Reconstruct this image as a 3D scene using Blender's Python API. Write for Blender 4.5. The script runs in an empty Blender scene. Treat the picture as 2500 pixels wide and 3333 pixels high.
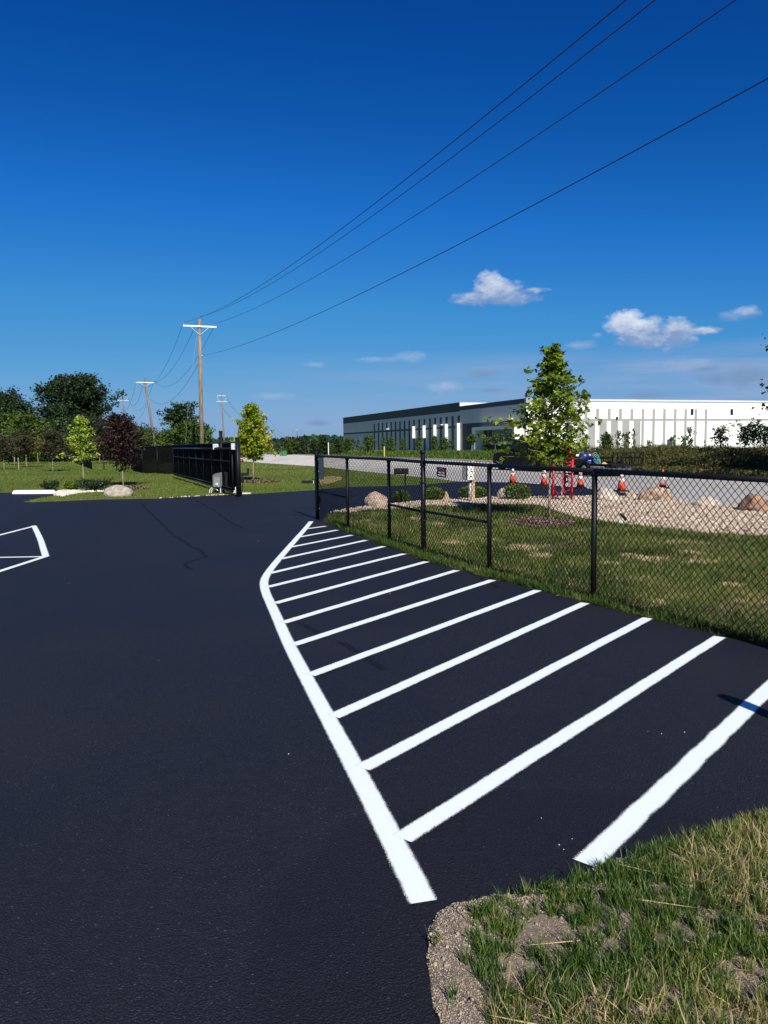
import bpy, math, random
import numpy as np
from mathutils import Vector, Matrix
R = math.radians
random.seed(7); rng = np.random.default_rng(7)
S = bpy.context.scene
C = bpy.context.collection

# ---------------------------------------------------------------- camera
FPX, CAMH, PITCH, ROLL = 2504.0, 1.6, R(5.0), R(0.7)
CAMV = np.array([0, 0, CAMH])
_f = np.array([0, math.cos(PITCH), -math.sin(PITCH)]); _r = np.array([1., 0, 0]); _u = np.cross(_r, _f)
_r2 = _r*math.cos(ROLL) - _u*math.sin(ROLL); _u2 = _u*math.cos(ROLL) + _r*math.sin(ROLL)
cam = bpy.data.cameras.new('camera'); camo = bpy.data.objects.new('camera', cam); C.objects.link(camo)
cam.sensor_fit = 'VERTICAL'; cam.sensor_height = 36; cam.lens = 36*FPX/3333.0
cam.clip_end = 6000; cam.clip_start = 0.05
camo.matrix_world = Matrix(((_r2[0], _u2[0], -_f[0], 0), (_r2[1], _u2[1], -_f[1], 0), (_r2[2], _u2[2], -_f[2], CAMH), (0, 0, 0, 1)))
S.camera = camo

def ray(px, py): return _f + (px-1250)/FPX*_r2 - (py-1666.5)/FPX*_u2
def G(px, py, z=0.0):            # a point measured on the photo -> where it stands on the ground
    d = ray(px, py); t = (z-CAMH)/d[2]; return (d[0]*t, d[1]*t)
def P(px, py, Y):                # a measured point at a known distance
    d = ray(px, py); t = Y/d[1]; return Vector((d[0]*t, Y, CAMH+d[2]*t))

# ---------------------------------------------------------------- world, sun, exposure
SUN_EL, SUN_AZ = R(36), math.atan2(.318, -.948)
W = bpy.data.worlds.new("World"); S.world = W; W.use_nodes = True
nt = W.node_tree; N = nt.nodes; L = nt.links; N.clear()
def nd(t, tree=None, **k):
    n = (tree or nt).nodes.new(t)
    for a, b in k.items(): setattr(n, a, b)
    return n
def mth(op, a, b=None, tree=None, clamp=False):
    tr = tree or nt; n = tr.nodes.new('ShaderNodeMath'); n.operation = op; n.use_clamp = clamp
    for i, v in enumerate((a, b)):
        if v is None: continue
        if isinstance(v, (int, float)): n.inputs[i].default_value = v
        else: tr.links.new(v, n.inputs[i])
    return n.outputs[0]
sky = nd('ShaderNodeTexSky', sky_type='NISHITA'); sky.sun_disc = False
sky.sun_elevation = SUN_EL; sky.sun_rotation = SUN_AZ; sky.air_density = 1.0; sky.dust_density = 0.35; sky.ozone_density = 2.2; sky.altitude = 200
# the phone's rendering of this sky is deeper and bluer than the model's: per channel response of the sky light
ssp = nd('ShaderNodeSeparateColor'); L.new(sky.outputs[0], ssp.inputs[0]); hs = nd('ShaderNodeCombineColor')
EXPO = .35; KS = 1/(2**EXPO*.11)
def resp(i, pts):
    fc = nd('ShaderNodeFloatCurve'); cv = fc.mapping.curves[0]; P_ = [(0, 0)]+[(a/12., b*KS/12.) for a, b in pts]
    cv.points[0].location = P_[0]; cv.points[1].location = P_[-1]
    for p in P_[1:-1]: cv.points.new(*p)
    for p in cv.points: p.handle_type = 'VECTOR'
    fc.mapping.use_clip = False; fc.mapping.update()
    L.new(mth('DIVIDE', ssp.outputs[i], 12.), fc.inputs['Value']); L.new(mth('MULTIPLY', fc.outputs[0], 12.), hs.inputs[i])
resp(0, [(1.0, .0018), (1.3, .003), (1.53, .005), (2.13, .014), (3.39, .050), (5.27, .105), (8.1, .215), (12, .36)])
resp(1, [(1.6, .045), (1.97, .061), (2.6, .098), (3.53, .165), (5.28, .275), (7.38, .345), (9.14, .40), (12, .48)])
resp(2, [(3.0, .25), (3.54, .305), (4.47, .41), (5.7, .585), (7.46, .645), (8.5, .66), (10, .68), (12, .70)])
tc = nd('ShaderNodeTexCoord'); sep = nd('ShaderNodeSeparateXYZ'); L.new(tc.outputs['Generated'], sep.inputs[0])
az = mth('ARCTAN2', sep.outputs[0], sep.outputs[1]); el = mth('ARCSINE', sep.outputs[2])
cmb = nd('ShaderNodeCombineXYZ'); L.new(az, cmb.inputs[0]); L.new(el, cmb.inputs[1])
def sky_noise(sx, sy, detail, off, rough=.55):
    mp = nd('ShaderNodeMapping'); mp.inputs['Scale'].default_value = (sx, sy, 1); mp.inputs['Location'].default_value = (off, off*.7, 0)
    L.new(cmb.outputs[0], mp.inputs[0]); n = nd('ShaderNodeTexNoise'); n.inputs['Scale'].default_value = 1; n.inputs['Detail'].default_value = detail; n.inputs['Roughness'].default_value = rough
    L.new(mp.outputs[0], n.inputs['Vector']); return n.outputs[0]
nA = sky_noise(30, 52, 9, 1.3, .60); nB = sky_noise(90, 140, 8, 4.1, .6)
fb = mth('ADD', mth('MULTIPLY', mth('SUBTRACT', nA, .5), 2.4), mth('MULTIPLY', mth('SUBTRACT', nB, .5), 1.0))
# cumulus puffs: (px, py, rx, ry, opacity, whiteness) turned into sky directions
def azel(px, py):
    d = ray(px, py); d = d/np.linalg.norm(d); return math.atan2(d[0], d[1]), math.asin(d[2])
puffs = {
 'a': [(1590, 925, 42, 30), (1640, 948, 62, 28), (1545, 972, 60, 16), (1660, 968, 80, 18), (1735, 945, 45, 7)],
 'b': [(2035, 1052, 48, 30), (2085, 1075, 70, 32), (2110, 1100, 75, 25), (2205, 1084, 48, 34), (2275, 1078, 48, 9)],
 'c': [(2385, 1028, 38, 13), (2432, 1020, 34, 15)],
 'd': [(1880, 1126, 42, 13), (1335, 1163, 46, 14), (1230, 1172, 60, 9), (1025, 1188, 30, 8), (1455, 1262, 50, 16), (885, 1290, 60, 11), (2235, 1190, 55, 17), (1945, 1090, 12, 6)],
 'e': [(2335, 1232, 48, 18), (2430, 1222, 75, 30), (2300, 1200, 55, 10), (1570, 1215, 45, 10), (2100, 1285, 60, 9), (1600, 1270, 40, 6), (1035, 1376, 40, 9)],
}
CLV = {'a': (.88, 1.0), 'b': (.92, 1.0), 'c': (.6, .8), 'd': (.42, .75), 'e': (.85, .10)}
col = hs.outputs[0]
# thin veil low on the right
veil = mth('MULTIPLY', mth('SUBTRACT', sky_noise(5, 60, 6, 9.0), .22), 2.4, clamp=True)
band = mth('MULTIPLY', mth('SUBTRACT', 1.0, mth('DIVIDE', el, .120), clamp=True), 4.5, clamp=True)
rightw = mth('ADD', mth('MULTIPLY', az, 1.1), .35, clamp=True)
vf = mth('MULTIPLY', mth('MULTIPLY', veil, band), mth('MULTIPLY', rightw, 1.0))
mx = nd('ShaderNodeMixRGB'); L.new(vf, mx.inputs[0]); L.new(col, mx.inputs[1]); mx.inputs[2].default_value = (2.05, 2.95, 4.6, 1); col = mx.outputs[0]
for key in 'edcab':
    op, wh = CLV[key]; m = None; hgt = None
    a0 = min(azel(p[0], p[1])[1]-p[3]/FPX for p in puffs[key] ) if key in 'abc' else None
    a1 = max(azel(p[0], p[1])[1]+p[3]/FPX for p in puffs[key] ) if key in 'abc' else None
    for (px, py, rx, ry) in puffs[key]:
        A, E_ = azel(px, py); wx = rx/FPX*1.32; wy = ry/FPX*1.42
        dx = mth('DIVIDE', mth('SUBTRACT', az, A), wx); dy = mth('DIVIDE', mth('SUBTRACT', el, E_), wy)
        q = mth('SUBTRACT', 1.0, mth('SQRT', mth('ADD', mth('MULTIPLY', dx, dx), mth('MULTIPLY', dy, dy))))
        m = q if m is None else mth('SMOOTH_MAX', m, q)
        if m is not q: m.node.inputs[2].default_value = .25
        hq = mth('MULTIPLY', mth('ADD', dy, mth('MULTIPLY', dx, .25)), 1.0)
        if hgt is None: hgt, best = hq, q
        else:
            g = mth('GREATER_THAN', q, best); hgt = mth('ADD', mth('MULTIPLY', g, hq), mth('MULTIPLY', mth('SUBTRACT', 1.0, g), hgt)); best = mth('MAXIMUM', best, q)
    dens = mth('ADD', m, mth('MULTIPLY', fb, .55))
    soft = 1.9 if key in 'ab' else 1.2
    fac = mth('MULTIPLY', mth('MULTIPLY', mth('ADD', dens, .02), soft, clamp=True), op)
    if key in 'abc':
        ht = mth('DIVIDE', mth('SUBTRACT', el, a0), (a1-a0))
        lit = mth('ADD', mth('ADD', mth('MULTIPLY', ht, 1.0), -.12), mth('MULTIPLY', fb, .9), clamp=True)
    else:
        lit = mth('ADD', mth('MULTIPLY', hgt, .35), mth('ADD', mth('MULTIPLY', fb, .5), .45), clamp=True)
    lit = mth('MULTIPLY', lit, wh)
    cm = nd('ShaderNodeMixRGB'); L.new(lit, cm.inputs[0])
    cm.inputs[1].default_value = (1.7, 2.5, 4.2, 1) if key != 'e' else (1.15, 2.0, 3.5, 1); cm.inputs[2].default_value = (5.7, 6.1, 6.7, 1)
    mx = nd('ShaderNodeMixRGB'); L.new(fac, mx.inputs[0]); L.new(col, mx.inputs[1]); L.new(cm.outputs[0], mx.inputs[2]); col = mx.outputs[0]
bg = nd('ShaderNodeBackground'); bg.inputs['Strength'].default_value = 0.11
L.new(col, bg.inputs[0]); wo = nd('ShaderNodeOutputWorld'); L.new(bg.outputs[0], wo.inputs[0])

sl = bpy.data.lights.new('sun', 'SUN'); sl.energy = 4.9; sl.angle = R(.5); sl.color = (1, .95, .86)
so = bpy.data.objects.new('sun', sl); C.objects.link(so)
sd = Vector((math.sin(SUN_AZ)*math.cos(SUN_EL), math.cos(SUN_AZ)*math.cos(SUN_EL), math.sin(SUN_EL)))
so.rotation_euler = (-sd).to_track_quat('-Z', 'Y').to_euler(); so.location = (20, -20, 40)
S.view_settings.view_transform = 'Standard'; S.view_settings.look = 'None'; S.view_settings.gamma = 1; S.view_settings.exposure = EXPO

# ---------------------------------------------------------------- materials
def mat(name, c1, c2=None, rough=.8, scale=5., detail=4., metal=0., bump=0., bscale=None, spec=None, ramp=(.35, .65), stretch=None, extra=None, transl=0., tint=None, bdist=.02):
    m = bpy.data.materials.new(name); m.use_nodes = True; t = m.node_tree; n = t.nodes; l = t.links
    b = n['Principled BSDF']; b.inputs['Roughness'].default_value = rough; b.inputs['Metallic'].default_value = metal
    if spec is not None: b.inputs['Specular IOR Level'].default_value = spec
    co = nd('ShaderNodeTexCoord', t); src = co.outputs['Object']
    if stretch:
        mp = nd('ShaderNodeMapping', t); mp.inputs['Scale'].default_value = stretch; l.new(src, mp.inputs[0]); src = mp.outputs[0]
    c2 = c2 or tuple(x*.8 for x in c1)
    no = nd('ShaderNodeTexNoise', t); no.inputs['Scale'].default_value = scale; no.inputs['Detail'].default_value = detail; l.new(src, no.inputs['Vector'])
    cr = nd('ShaderNodeValToRGB', t); cr.color_ramp.elements[0].position = ramp[0]; cr.color_ramp.elements[1].position = ramp[1]
    cr.color_ramp.elements[0].color = (*c2, 1); cr.color_ramp.elements[1].color = (*c1, 1); l.new(no.outputs[0], cr.inputs[0]); colr = cr.outputs[0]
    if tint:
        at = nd('ShaderNodeAttribute', t); at.attribute_name = 'tint'
        r2 = nd('ShaderNodeValToRGB', t); els = r2.color_ramp.elements
        els[0].color = (*tint[0], 1); els[0].position = 0; els[1].color = (*tint[-1], 1); els[1].position = 1
        for i in range(1, len(tint)-1):
            e = els.new(i/(len(tint)-1)); e.color = (*tint[i], 1)
        l.new(at.outputs['Fac'], r2.inputs[0]); colr = r2.outputs[0]
    if extra: colr = extra(t, src, colr)
    l.new(colr, b.inputs['Base Color'])
    if bump:
        bn = nd('ShaderNodeTexNoise', t); bn.inputs['Scale'].default_value = bscale or scale*4; bn.inputs['Detail'].default_value = 6; l.new(src, bn.inputs['Vector'])
        bp = nd('ShaderNodeBump', t); bp.inputs['Strength'].default_value = bump; bp.inputs['Distance'].default_value = bdist; l.new(bn.outputs[0], bp.inputs['Height']); l.new(bp.outputs[0], b.inputs['Normal'])
    if transl:
        tb = nd('ShaderNodeBsdfTranslucent', t); l.new(colr, tb.inputs[0]); ms = nd('ShaderNodeMixShader', t); ms.inputs[0].default_value = transl
        l.new(b.outputs[0], ms.inputs[1]); l.new(tb.outputs[0], ms.inputs[2]); l.new(ms.outputs[0], n['Material Output'].inputs[0])
    return m
def layer(t, src, colr, scale, lo, hi, c, detail=5, fac=1.0, stretch=None):
    if stretch:
        mp = nd('ShaderNodeMapping', t); mp.inputs['Scale'].default_value = stretch; t.links.new(src, mp.inputs[0]); src = mp.outputs[0]
    no = nd('ShaderNodeTexNoise', t); no.inputs['Scale'].default_value = scale; no.inputs['Detail'].default_value = detail; t.links.new(src, no.inputs['Vector'])
    mr = nd('ShaderNodeMapRange', t); mr.inputs['From Min'].default_value = lo; mr.inputs['From Max'].default_value = hi; mr.inputs['To Max'].default_value = fac
    t.links.new(no.outputs[0], mr.inputs['Value'])
    mx = nd('ShaderNodeMixRGB', t); t.links.new(mr.outputs[0], mx.inputs[0]); t.links.new(colr, mx.inputs[1]); mx.inputs[2].default_value = (*c, 1)
    return mx.outputs[0]

def asphalt_extra(t, src, c):
    c = layer(t, src, c, 16, .35, .7, (.017, .017, .025), detail=6, fac=.5)
    c = layer(t, src, c, .35, .42, .62, (.0075, .0085, .017), fac=.85)
    c = layer(t, src, c, .6, .5, .7, (.020, .016, .018), fac=.55)
    c = layer(t, src, c, 3., .45, .7, (.012, .012, .016), fac=.4, stretch=(1, .25, 1))
    c = layer(t, src, c, 170, .60, .68, (.060, .060, .070), detail=2, fac=.8)
    c = layer(t, src, c, 75, .66, .72, (.11, .11, .12), detail=3, fac=.7)  # sparse glints of the grain, painted into the colour as pale flecks
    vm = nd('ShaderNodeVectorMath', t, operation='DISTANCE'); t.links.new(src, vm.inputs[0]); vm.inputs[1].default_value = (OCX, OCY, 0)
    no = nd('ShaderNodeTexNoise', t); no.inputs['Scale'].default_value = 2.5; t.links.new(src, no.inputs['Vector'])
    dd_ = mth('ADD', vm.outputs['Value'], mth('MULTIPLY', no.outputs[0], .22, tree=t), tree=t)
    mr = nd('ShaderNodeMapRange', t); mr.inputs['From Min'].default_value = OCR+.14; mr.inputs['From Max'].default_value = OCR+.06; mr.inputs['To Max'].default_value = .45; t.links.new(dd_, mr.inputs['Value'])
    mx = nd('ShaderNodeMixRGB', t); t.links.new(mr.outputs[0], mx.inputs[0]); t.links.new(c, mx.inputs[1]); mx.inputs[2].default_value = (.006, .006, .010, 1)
    return mx.outputs[0]
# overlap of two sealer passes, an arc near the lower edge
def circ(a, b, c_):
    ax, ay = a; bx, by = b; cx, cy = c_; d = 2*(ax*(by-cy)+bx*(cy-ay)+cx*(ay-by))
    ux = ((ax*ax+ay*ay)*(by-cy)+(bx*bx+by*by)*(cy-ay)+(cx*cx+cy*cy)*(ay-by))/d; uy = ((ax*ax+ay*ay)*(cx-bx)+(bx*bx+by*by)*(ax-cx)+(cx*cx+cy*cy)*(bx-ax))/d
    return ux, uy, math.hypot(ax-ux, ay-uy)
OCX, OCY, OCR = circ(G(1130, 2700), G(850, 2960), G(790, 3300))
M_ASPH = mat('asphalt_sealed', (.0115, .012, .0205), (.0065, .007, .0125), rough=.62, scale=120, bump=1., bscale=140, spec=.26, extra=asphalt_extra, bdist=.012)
M_SEAL = mat('crack_sealant', (.0105, .011, .018), rough=.75, scale=30, spec=.12)
def grass_extra(t, src, c):
    c = layer(t, src, c, .16, .45, .62, (.21, .19, .050), fac=.6)
    c = layer(t, src, c, .5, .60, .72, (.20, .155, .07), fac=.5)
    return layer(t, src, c, 9, .45, .7, (.030, .060, .010), detail=8, fac=.5)
M_GROUND = mat('ground_grass', (.175, .235, .034), (.110, .165, .022), rough=.95, scale=2.5, bump=1., bscale=30, extra=grass_extra, spec=.1, bdist=.08)
def soil_extra(t, src, c):
    c = layer(t, src, c, 1.1, .36, .48, (.055, .058, .02), fac=.85)
    return layer(t, src, c, 60, .5, .7, (.42, .31, .18), detail=3, fac=.6)
M_SOIL = mat('lawn_soil', (.50, .36, .20), (.26, .19, .10), rough=1, scale=14, bump=1, bscale=50, extra=soil_extra, spec=.1)
def road_near_grey(t, src, c):  # concrete blends to a darker grey towards the near end
    sp = nd('ShaderNodeSeparateXYZ', t); t.links.new(src, sp.inputs[0]); mr = nd('ShaderNodeMapRange', t); mr.inputs['From Min'].default_value = 62; mr.inputs['From Max'].default_value = 40; mr.inputs['To Max'].default_value = .85; t.links.new(sp.outputs[1], mr.inputs['Value'])
    mx = nd('ShaderNodeMixRGB', t); t.links.new(mr.outputs[0], mx.inputs[0]); t.links.new(c, mx.inputs[1]); mx.inputs[2].default_value = (.37, .35, .335, 1); return mx.outputs[0]
M_CONC = mat('road_concrete', (.66, .61, .52), (.56, .52, .45), rough=.85, scale=.6, bump=.15, bscale=60, extra=lambda t, s, c: layer(t, s, layer(t, s, road_near_grey(t, s, c), 2, .55, .8, (.30, .29, .28), fac=.4), 1., .5, .75, (.30, .28, .265), fac=.55, stretch=(.9, .04, 1)))
M_KERB = mat('kerb_concrete', (.58, .55, .49), (.45, .43, .39), rough=.85, scale=4, bump=.2)
M_GRAV = mat('gravel_base', (.26, .20, .155), (.07, .052, .042), rough=1, scale=45, bump=1, bscale=60, spec=.1)
M_STONE = mat('gravel_stones', (.6, .5, .4), rough=.9, spec=.2, tint=[(.13, .095, .07), (.46, .355, .265), (.66, .56, .45), (.38, .27, .19)])
M_GRIT = mat('crushed_grit', (.4, .35, .28), rough=.95, spec=.15, tint=[(.20, .165, .125), (.36, .29, .215), (.50, .42, .32), (.30, .25, .20)])
M_MULCH = mat('mulch', (.17, .10, .08), rough=.95, spec=.1, tint=[(.10, .055, .04), (.20, .12, .095), (.30, .22, .19)])
M_BLADE = mat('grass_blades', (.05, .1, .02), rough=.6, spec=.2, transl=.25, tint=[(.008, .024, .003), (.028, .066, .009), (.085, .145, .020), (.20, .21, .06)])
M_BLADE2 = mat('grass_blades_patch', (.05, .1, .02), rough=.5, spec=.35, transl=.25, tint=[(.010, .032, .004), (.032, .085, .010), (.11, .185, .022), (.30, .25, .085)])
M_STRAW = mat('dry_straw', (.5, .4, .2), rough=.7, transl=.15, tint=[(.26, .18, .075), (.42, .31, .14), (.60, .47, .25)])
M_WEED = mat('weed_leaves', (.05, .1, .02), rough=.7, transl=.2, spec=.2, tint=[(.022, .030, .008), (.065, .072, .018), (.13, .125, .038), (.22, .14, .05)])
M_FLOWER = mat('weed_flowers', (.75, .74, .66), rough=.8)
M_BLACK = mat('black_coated_steel', (.008, .008, .010), (.005, .005, .006), rough=.5, scale=20, spec=.25)
M_WIRE = mat('black_vinyl_wire', (.004, .004, .005), rough=.6, scale=20, spec=.15)
M_GLINT = mat('black_gloss_steel', (.015, .015, .018), rough=.25, scale=20, spec=.6)
M_GALV = mat('galvanised_steel', (.72, .73, .74), (.55, .56, .57), rough=.45, scale=12, metal=.35)
M_GBOX = mat('grey_plastic', (.13, .13, .135), (.115, .115, .12), rough=.5, scale=6)
M_GBOX2 = mat('pale_grey_plastic', (.25, .25, .26), rough=.5, scale=6)
M_PVC = mat('white_pvc', (.75, .75, .72), rough=.5)
M_WHITE = mat('white_paint_solid', (.82, .83, .82), (.76, .77, .76), rough=.6, scale=4)
M_POLE = mat('weathered_pole_wood', (.27, .20, .125), (.13, .095, .06), rough=.9, scale=14, stretch=(1, 1, .12), bump=.5, bscale=30, extra=lambda t, s, c: layer(t, s, c, 2.2, .45, .7, (.33, .27, .19), fac=.7))
M_POLE2 = mat('grey_pole_wood', (.23, .19, .14), (.13, .11, .085), rough=.9, scale=10, stretch=(1, 1, .12))
M_ARM = mat('pale_crossarm', (.74, .76, .76), (.62, .64, .65), rough=.6, scale=3)
M_CABLE = mat('dark_cable', (.010, .012, .018), rough=.6)
M_BARK = mat('young_bark', (.34, .27, .19), (.20, .155, .11), rough=.9, scale=18, stretch=(1, 1, .3), bump=.4)
M_BARKD = mat('dark_bark', (.09, .065, .05), (.05, .038, .03), rough=.95, scale=9, stretch=(1, 1, .3))
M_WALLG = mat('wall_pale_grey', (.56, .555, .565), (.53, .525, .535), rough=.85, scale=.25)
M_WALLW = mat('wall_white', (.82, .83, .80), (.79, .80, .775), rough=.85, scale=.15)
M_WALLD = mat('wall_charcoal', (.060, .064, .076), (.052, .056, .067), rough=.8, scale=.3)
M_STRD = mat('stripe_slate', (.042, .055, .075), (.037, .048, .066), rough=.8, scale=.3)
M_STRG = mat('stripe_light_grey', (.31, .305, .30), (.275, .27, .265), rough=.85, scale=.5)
M_CREAM = mat('pilaster_cream', (.80, .78, .72), rough=.8, scale=.5)
M_GLASS = mat('dark_glass', (.012, .016, .022), rough=.08, scale=1, spec=.6)
M_DARK = mat('dark_opening', (.006, .006, .007), rough=.6)
M_RED = mat('red_painted_steel', (.55, .015, .03), (.42, .012, .024), rough=.45, scale=8)
M_SIGNRED = mat('sign_red', (.70, .02, .03), rough=.5)
M_ORANGE = mat('cone_orange', (.75, .085, .02), (.55, .05, .018), rough=.6, scale=8)
M_CONEB = mat('cone_black', (.010, .009, .009), rough=.8, spec=.2)
M_REFL = mat('cone_reflective', (.78, .74, .72), (.6, .5, .45), rough=.5, scale=12)
M_WOOD = mat('meter_post_wood', (.56, .39, .22), (.44, .29, .155), rough=.85, scale=9, stretch=(1, 1, .15))
M_BLUE = mat('blue_machine', (.015, .035, .19), (.010, .022, .12), rough=.35, scale=5)
M_TEAL = mat('teal_hose', (.10, .33, .30), rough=.5)
M_TEALBOX = mat('teal_cabinet', (.030, .060, .085), rough=.6, scale=3)
M_GREENBOX = mat('green_cabinet', (.02, .16, .075), rough=.6, scale=3)
M_YEL = mat('yellow_paint', (.72, .60, .08), rough=.6)
M_TARP = mat('grey_tarp', (.10, .10, .11), rough=.7, scale=6, bump=.5)
M_TRUCK = mat('black_car_paint', (.003, .003, .006), rough=.4, scale=3, spec=.12)
M_TYRE = mat('tyre_rubber', (.006, .006, .006), rough=.9, spec=.1)
M_AMBER = mat('amber_reflector', (.75, .30, .02), rough=.5)

# painted lines: opaque core, sprayed ragged edges
def paint_material():
    m = bpy.data.materials.new('sprayed_line_paint'); m.use_nodes = True; t = m.node_tree; n = t.nodes; l = t.links; b = n['Principled BSDF']
    b.inputs['Base Color'].default_value = (.80, .86, .845, 1); b.inputs['Roughness'].default_value = .7
    uv = nd('ShaderNodeUVMap', t); sp = nd('ShaderNodeSeparateXYZ', t); l.new(uv.outputs[0], sp.inputs[0])
    av = mth('ABSOLUTE', sp.outputs[1], tree=t)
    co = nd('ShaderNodeTexCoord', t)
    no = nd('ShaderNodeTexNoise', t); no.inputs['Scale'].default_value = 260; no.inputs['Detail'].default_value = 2; l.new(co.outputs['Object'], no.inputs['Vector'])
    n2 = nd('ShaderNodeTexNoise', t); n2.inputs['Scale'].default_value = 22; n2.inputs['Detail'].default_value = 3; l.new(co.outputs['Object'], n2.inputs['Vector'])
    v = mth('ADD', av, mth('MULTIPLY', mth('SUBTRACT', no.outputs[0], .5, tree=t), .55, tree=t), tree=t)
    v = mth('ADD', v, mth('MULTIPLY', mth('SUBTRACT', n2.outputs[0], .5, tree=t), .16, tree=t), tree=t)
    hol = nd('ShaderNodeTexNoise', t); hol.inputs['Scale'].default_value = 420; hol.inputs['Detail'].default_value = 1; l.new(co.outputs['Object'], hol.inputs['Vector'])
    v = mth('ADD', v, mth('MULTIPLY', mth('GREATER_THAN', hol.outputs[0], .735, tree=t), .5, tree=t), tree=t)
    mr = nd('ShaderNodeMapRange', t); mr.inputs['From Min'].default_value = .82; mr.inputs['From Max'].default_value = .66; l.new(v, mr.inputs['Value'])
    l.new(mr.outputs[0], b.inputs['Alpha'])
    bn = nd('ShaderNodeBump', t); bn.inputs['Strength'].default_value = .25; bn.inputs['Distance'].default_value = .004; l.new(no.outputs[0], bn.inputs['Height']); l.new(bn.outputs[0], b.inputs['Normal'])
    return m
M_PAINT = paint_material()

# ---------------------------------------------------------------- object helpers
BASE = {}
def tag(o, label, cat, group=None, kind=None):
    if label: o['label'] = label
    if cat: o['category'] = cat
    if group: o['group'] = group
    if kind: o['kind'] = kind
    return o
def thing(name, label, cat, loc=(0, 0, 0), rz=0, group=None):
    o = bpy.data.objects.new(name, None); C.objects.link(o); o.empty_display_size = .2
    o.location = loc; o.rotation_euler = (0, 0, rz); tag(o, label, cat, group); BASE[o] = Vector(loc); return o
def link(name, me, m, parent=None, shift=False, smooth=False):
    for x in (m if isinstance(m, (list, tuple)) else [m]): me.materials.append(x)
    o = bpy.data.objects.new(name, me); C.objects.link(o)
    if parent is not None:
        o.parent = parent
        b = BASE.get(parent)
        if b is not None: BASE[o] = b
        if shift and b is not None: me.transform(Matrix.Translation(-b))
    if smooth: me.shade_smooth()
    return o
class MB:
    def __init__(s): s.v = []; s.f = []; s.m = []; s.mi = 0
    def add(s, vs, fs):
        o = len(s.v); s.v += [tuple(v) for v in vs]; s.f += [tuple(i+o for i in f) for f in fs]; s.m += [s.mi]*len(fs); return s
    def box(s, c, d, rz=0, M=None, taper=1.):
        x, y, z = d[0]/2, d[1]/2, d[2]/2; vs = []
        for zz in (-z, z):
            k = taper if zz > 0 else 1.
            for (a, b) in ((-x, -y), (x, -y), (x, y), (-x, y)): vs.append(Vector((a*k, b*k, zz)))
        m = M or Matrix.Rotation(rz, 4, 'Z')
        vs = [m @ v + Vector(c) for v in vs]
        return s.add(vs, [(3, 2, 1, 0), (4, 5, 6, 7), (0, 1, 5, 4), (1, 2, 6, 5), (2, 3, 7, 6), (3, 0, 4, 7)])
    def bar(s, a, b, w, h=None):
        a = Vector(a); b = Vector(b); d = b-a; q = d.to_track_quat('Z', 'Y').to_matrix().to_4x4()
        return s.box((a+b)/2, (w, h or w, d.length), M=q)
    def tube(s, pts, r, n=8, cap=True):
        pts = [Vector(p) for p in pts]; rs = r if isinstance(r, (list, tuple)) else [r]*len(pts); vs = []; fs = []
        d0 = (pts[1]-pts[0]).normalized(); up = Vector((0, 0, 1)) if abs(d0.z) < .9 else Vector((1, 0, 0)); nx = d0.cross(up).normalized()
        for i, p in enumerate(pts):
            d = ((pts[i+1] if i < len(pts)-1 else p)-(pts[i-1] if i else p)).normalized()
            nx = (nx-d*nx.dot(d)).normalized(); ny = d.cross(nx)
            for k in range(n):
                a = 2*math.pi*k/n; vs.append(p+(nx*math.cos(a)+ny*math.sin(a))*rs[i])
            if i:
                for k in range(n): fs.append(((i-1)*n+k, (i-1)*n+(k+1) % n, i*n+(k+1) % n, i*n+k))
        if cap: fs.append(tuple(range(n-1, -1, -1))); fs.append(tuple((len(pts)-1)*n+k for k in range(n)))
        return s.add(vs, fs)
    def lathe(s, prof, c=(0, 0, 0), n=20):
        vs = []; fs = []
        for (r, z) in prof:
            for k in range(n): a = 2*math.pi*k/n; vs.append((c[0]+r*math.cos(a), c[1]+r*math.sin(a), c[2]+z))
        for i in range(len(prof)-1):
            for k in range(n): fs.append((i*n+k, i*n+(k+1) % n, (i+1)*n+(k+1) % n, (i+1)*n+k))
        fs.append(tuple(range(n-1, -1, -1))); fs.append(tuple((len(prof)-1)*n+k for k in range(n)))
        return s.add(vs, fs)
    def prism(s, poly, y0, y1, M=None, y0s=None):       # polygon in x,z extruded along y
        n = len(poly); M = M or Matrix(); vs = [M @ Vector((x, y0, z)) for x, z in poly]+[M @ Vector((x, y1, z)) for x, z in poly]
        return s.add(vs, [tuple(range(n)), tuple(range(2*n-1, n-1, -1))]+[(i, i+n, (i+1) % n+n, (i+1) % n) for i in range(n)])
    def build(s, name, m, parent=None, shift=True, smooth=False, bevel=0):
        me = bpy.data.meshes.new(name); me.from_pydata(s.v, [], s.f)
        for p, i in zip(me.polygons, s.m): p.material_index = i
        o = link(name, me, m, parent, shift, smooth)
        if smooth:
            for p in me.polygons: p.use_smooth = len(p.vertices) <= 4
        if bevel:
            b = o.modifiers.new('bevel', 'BEVEL'); b.width = bevel; b.segments = 2; b.limit_method = 'ANGLE'
        return o

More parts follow.
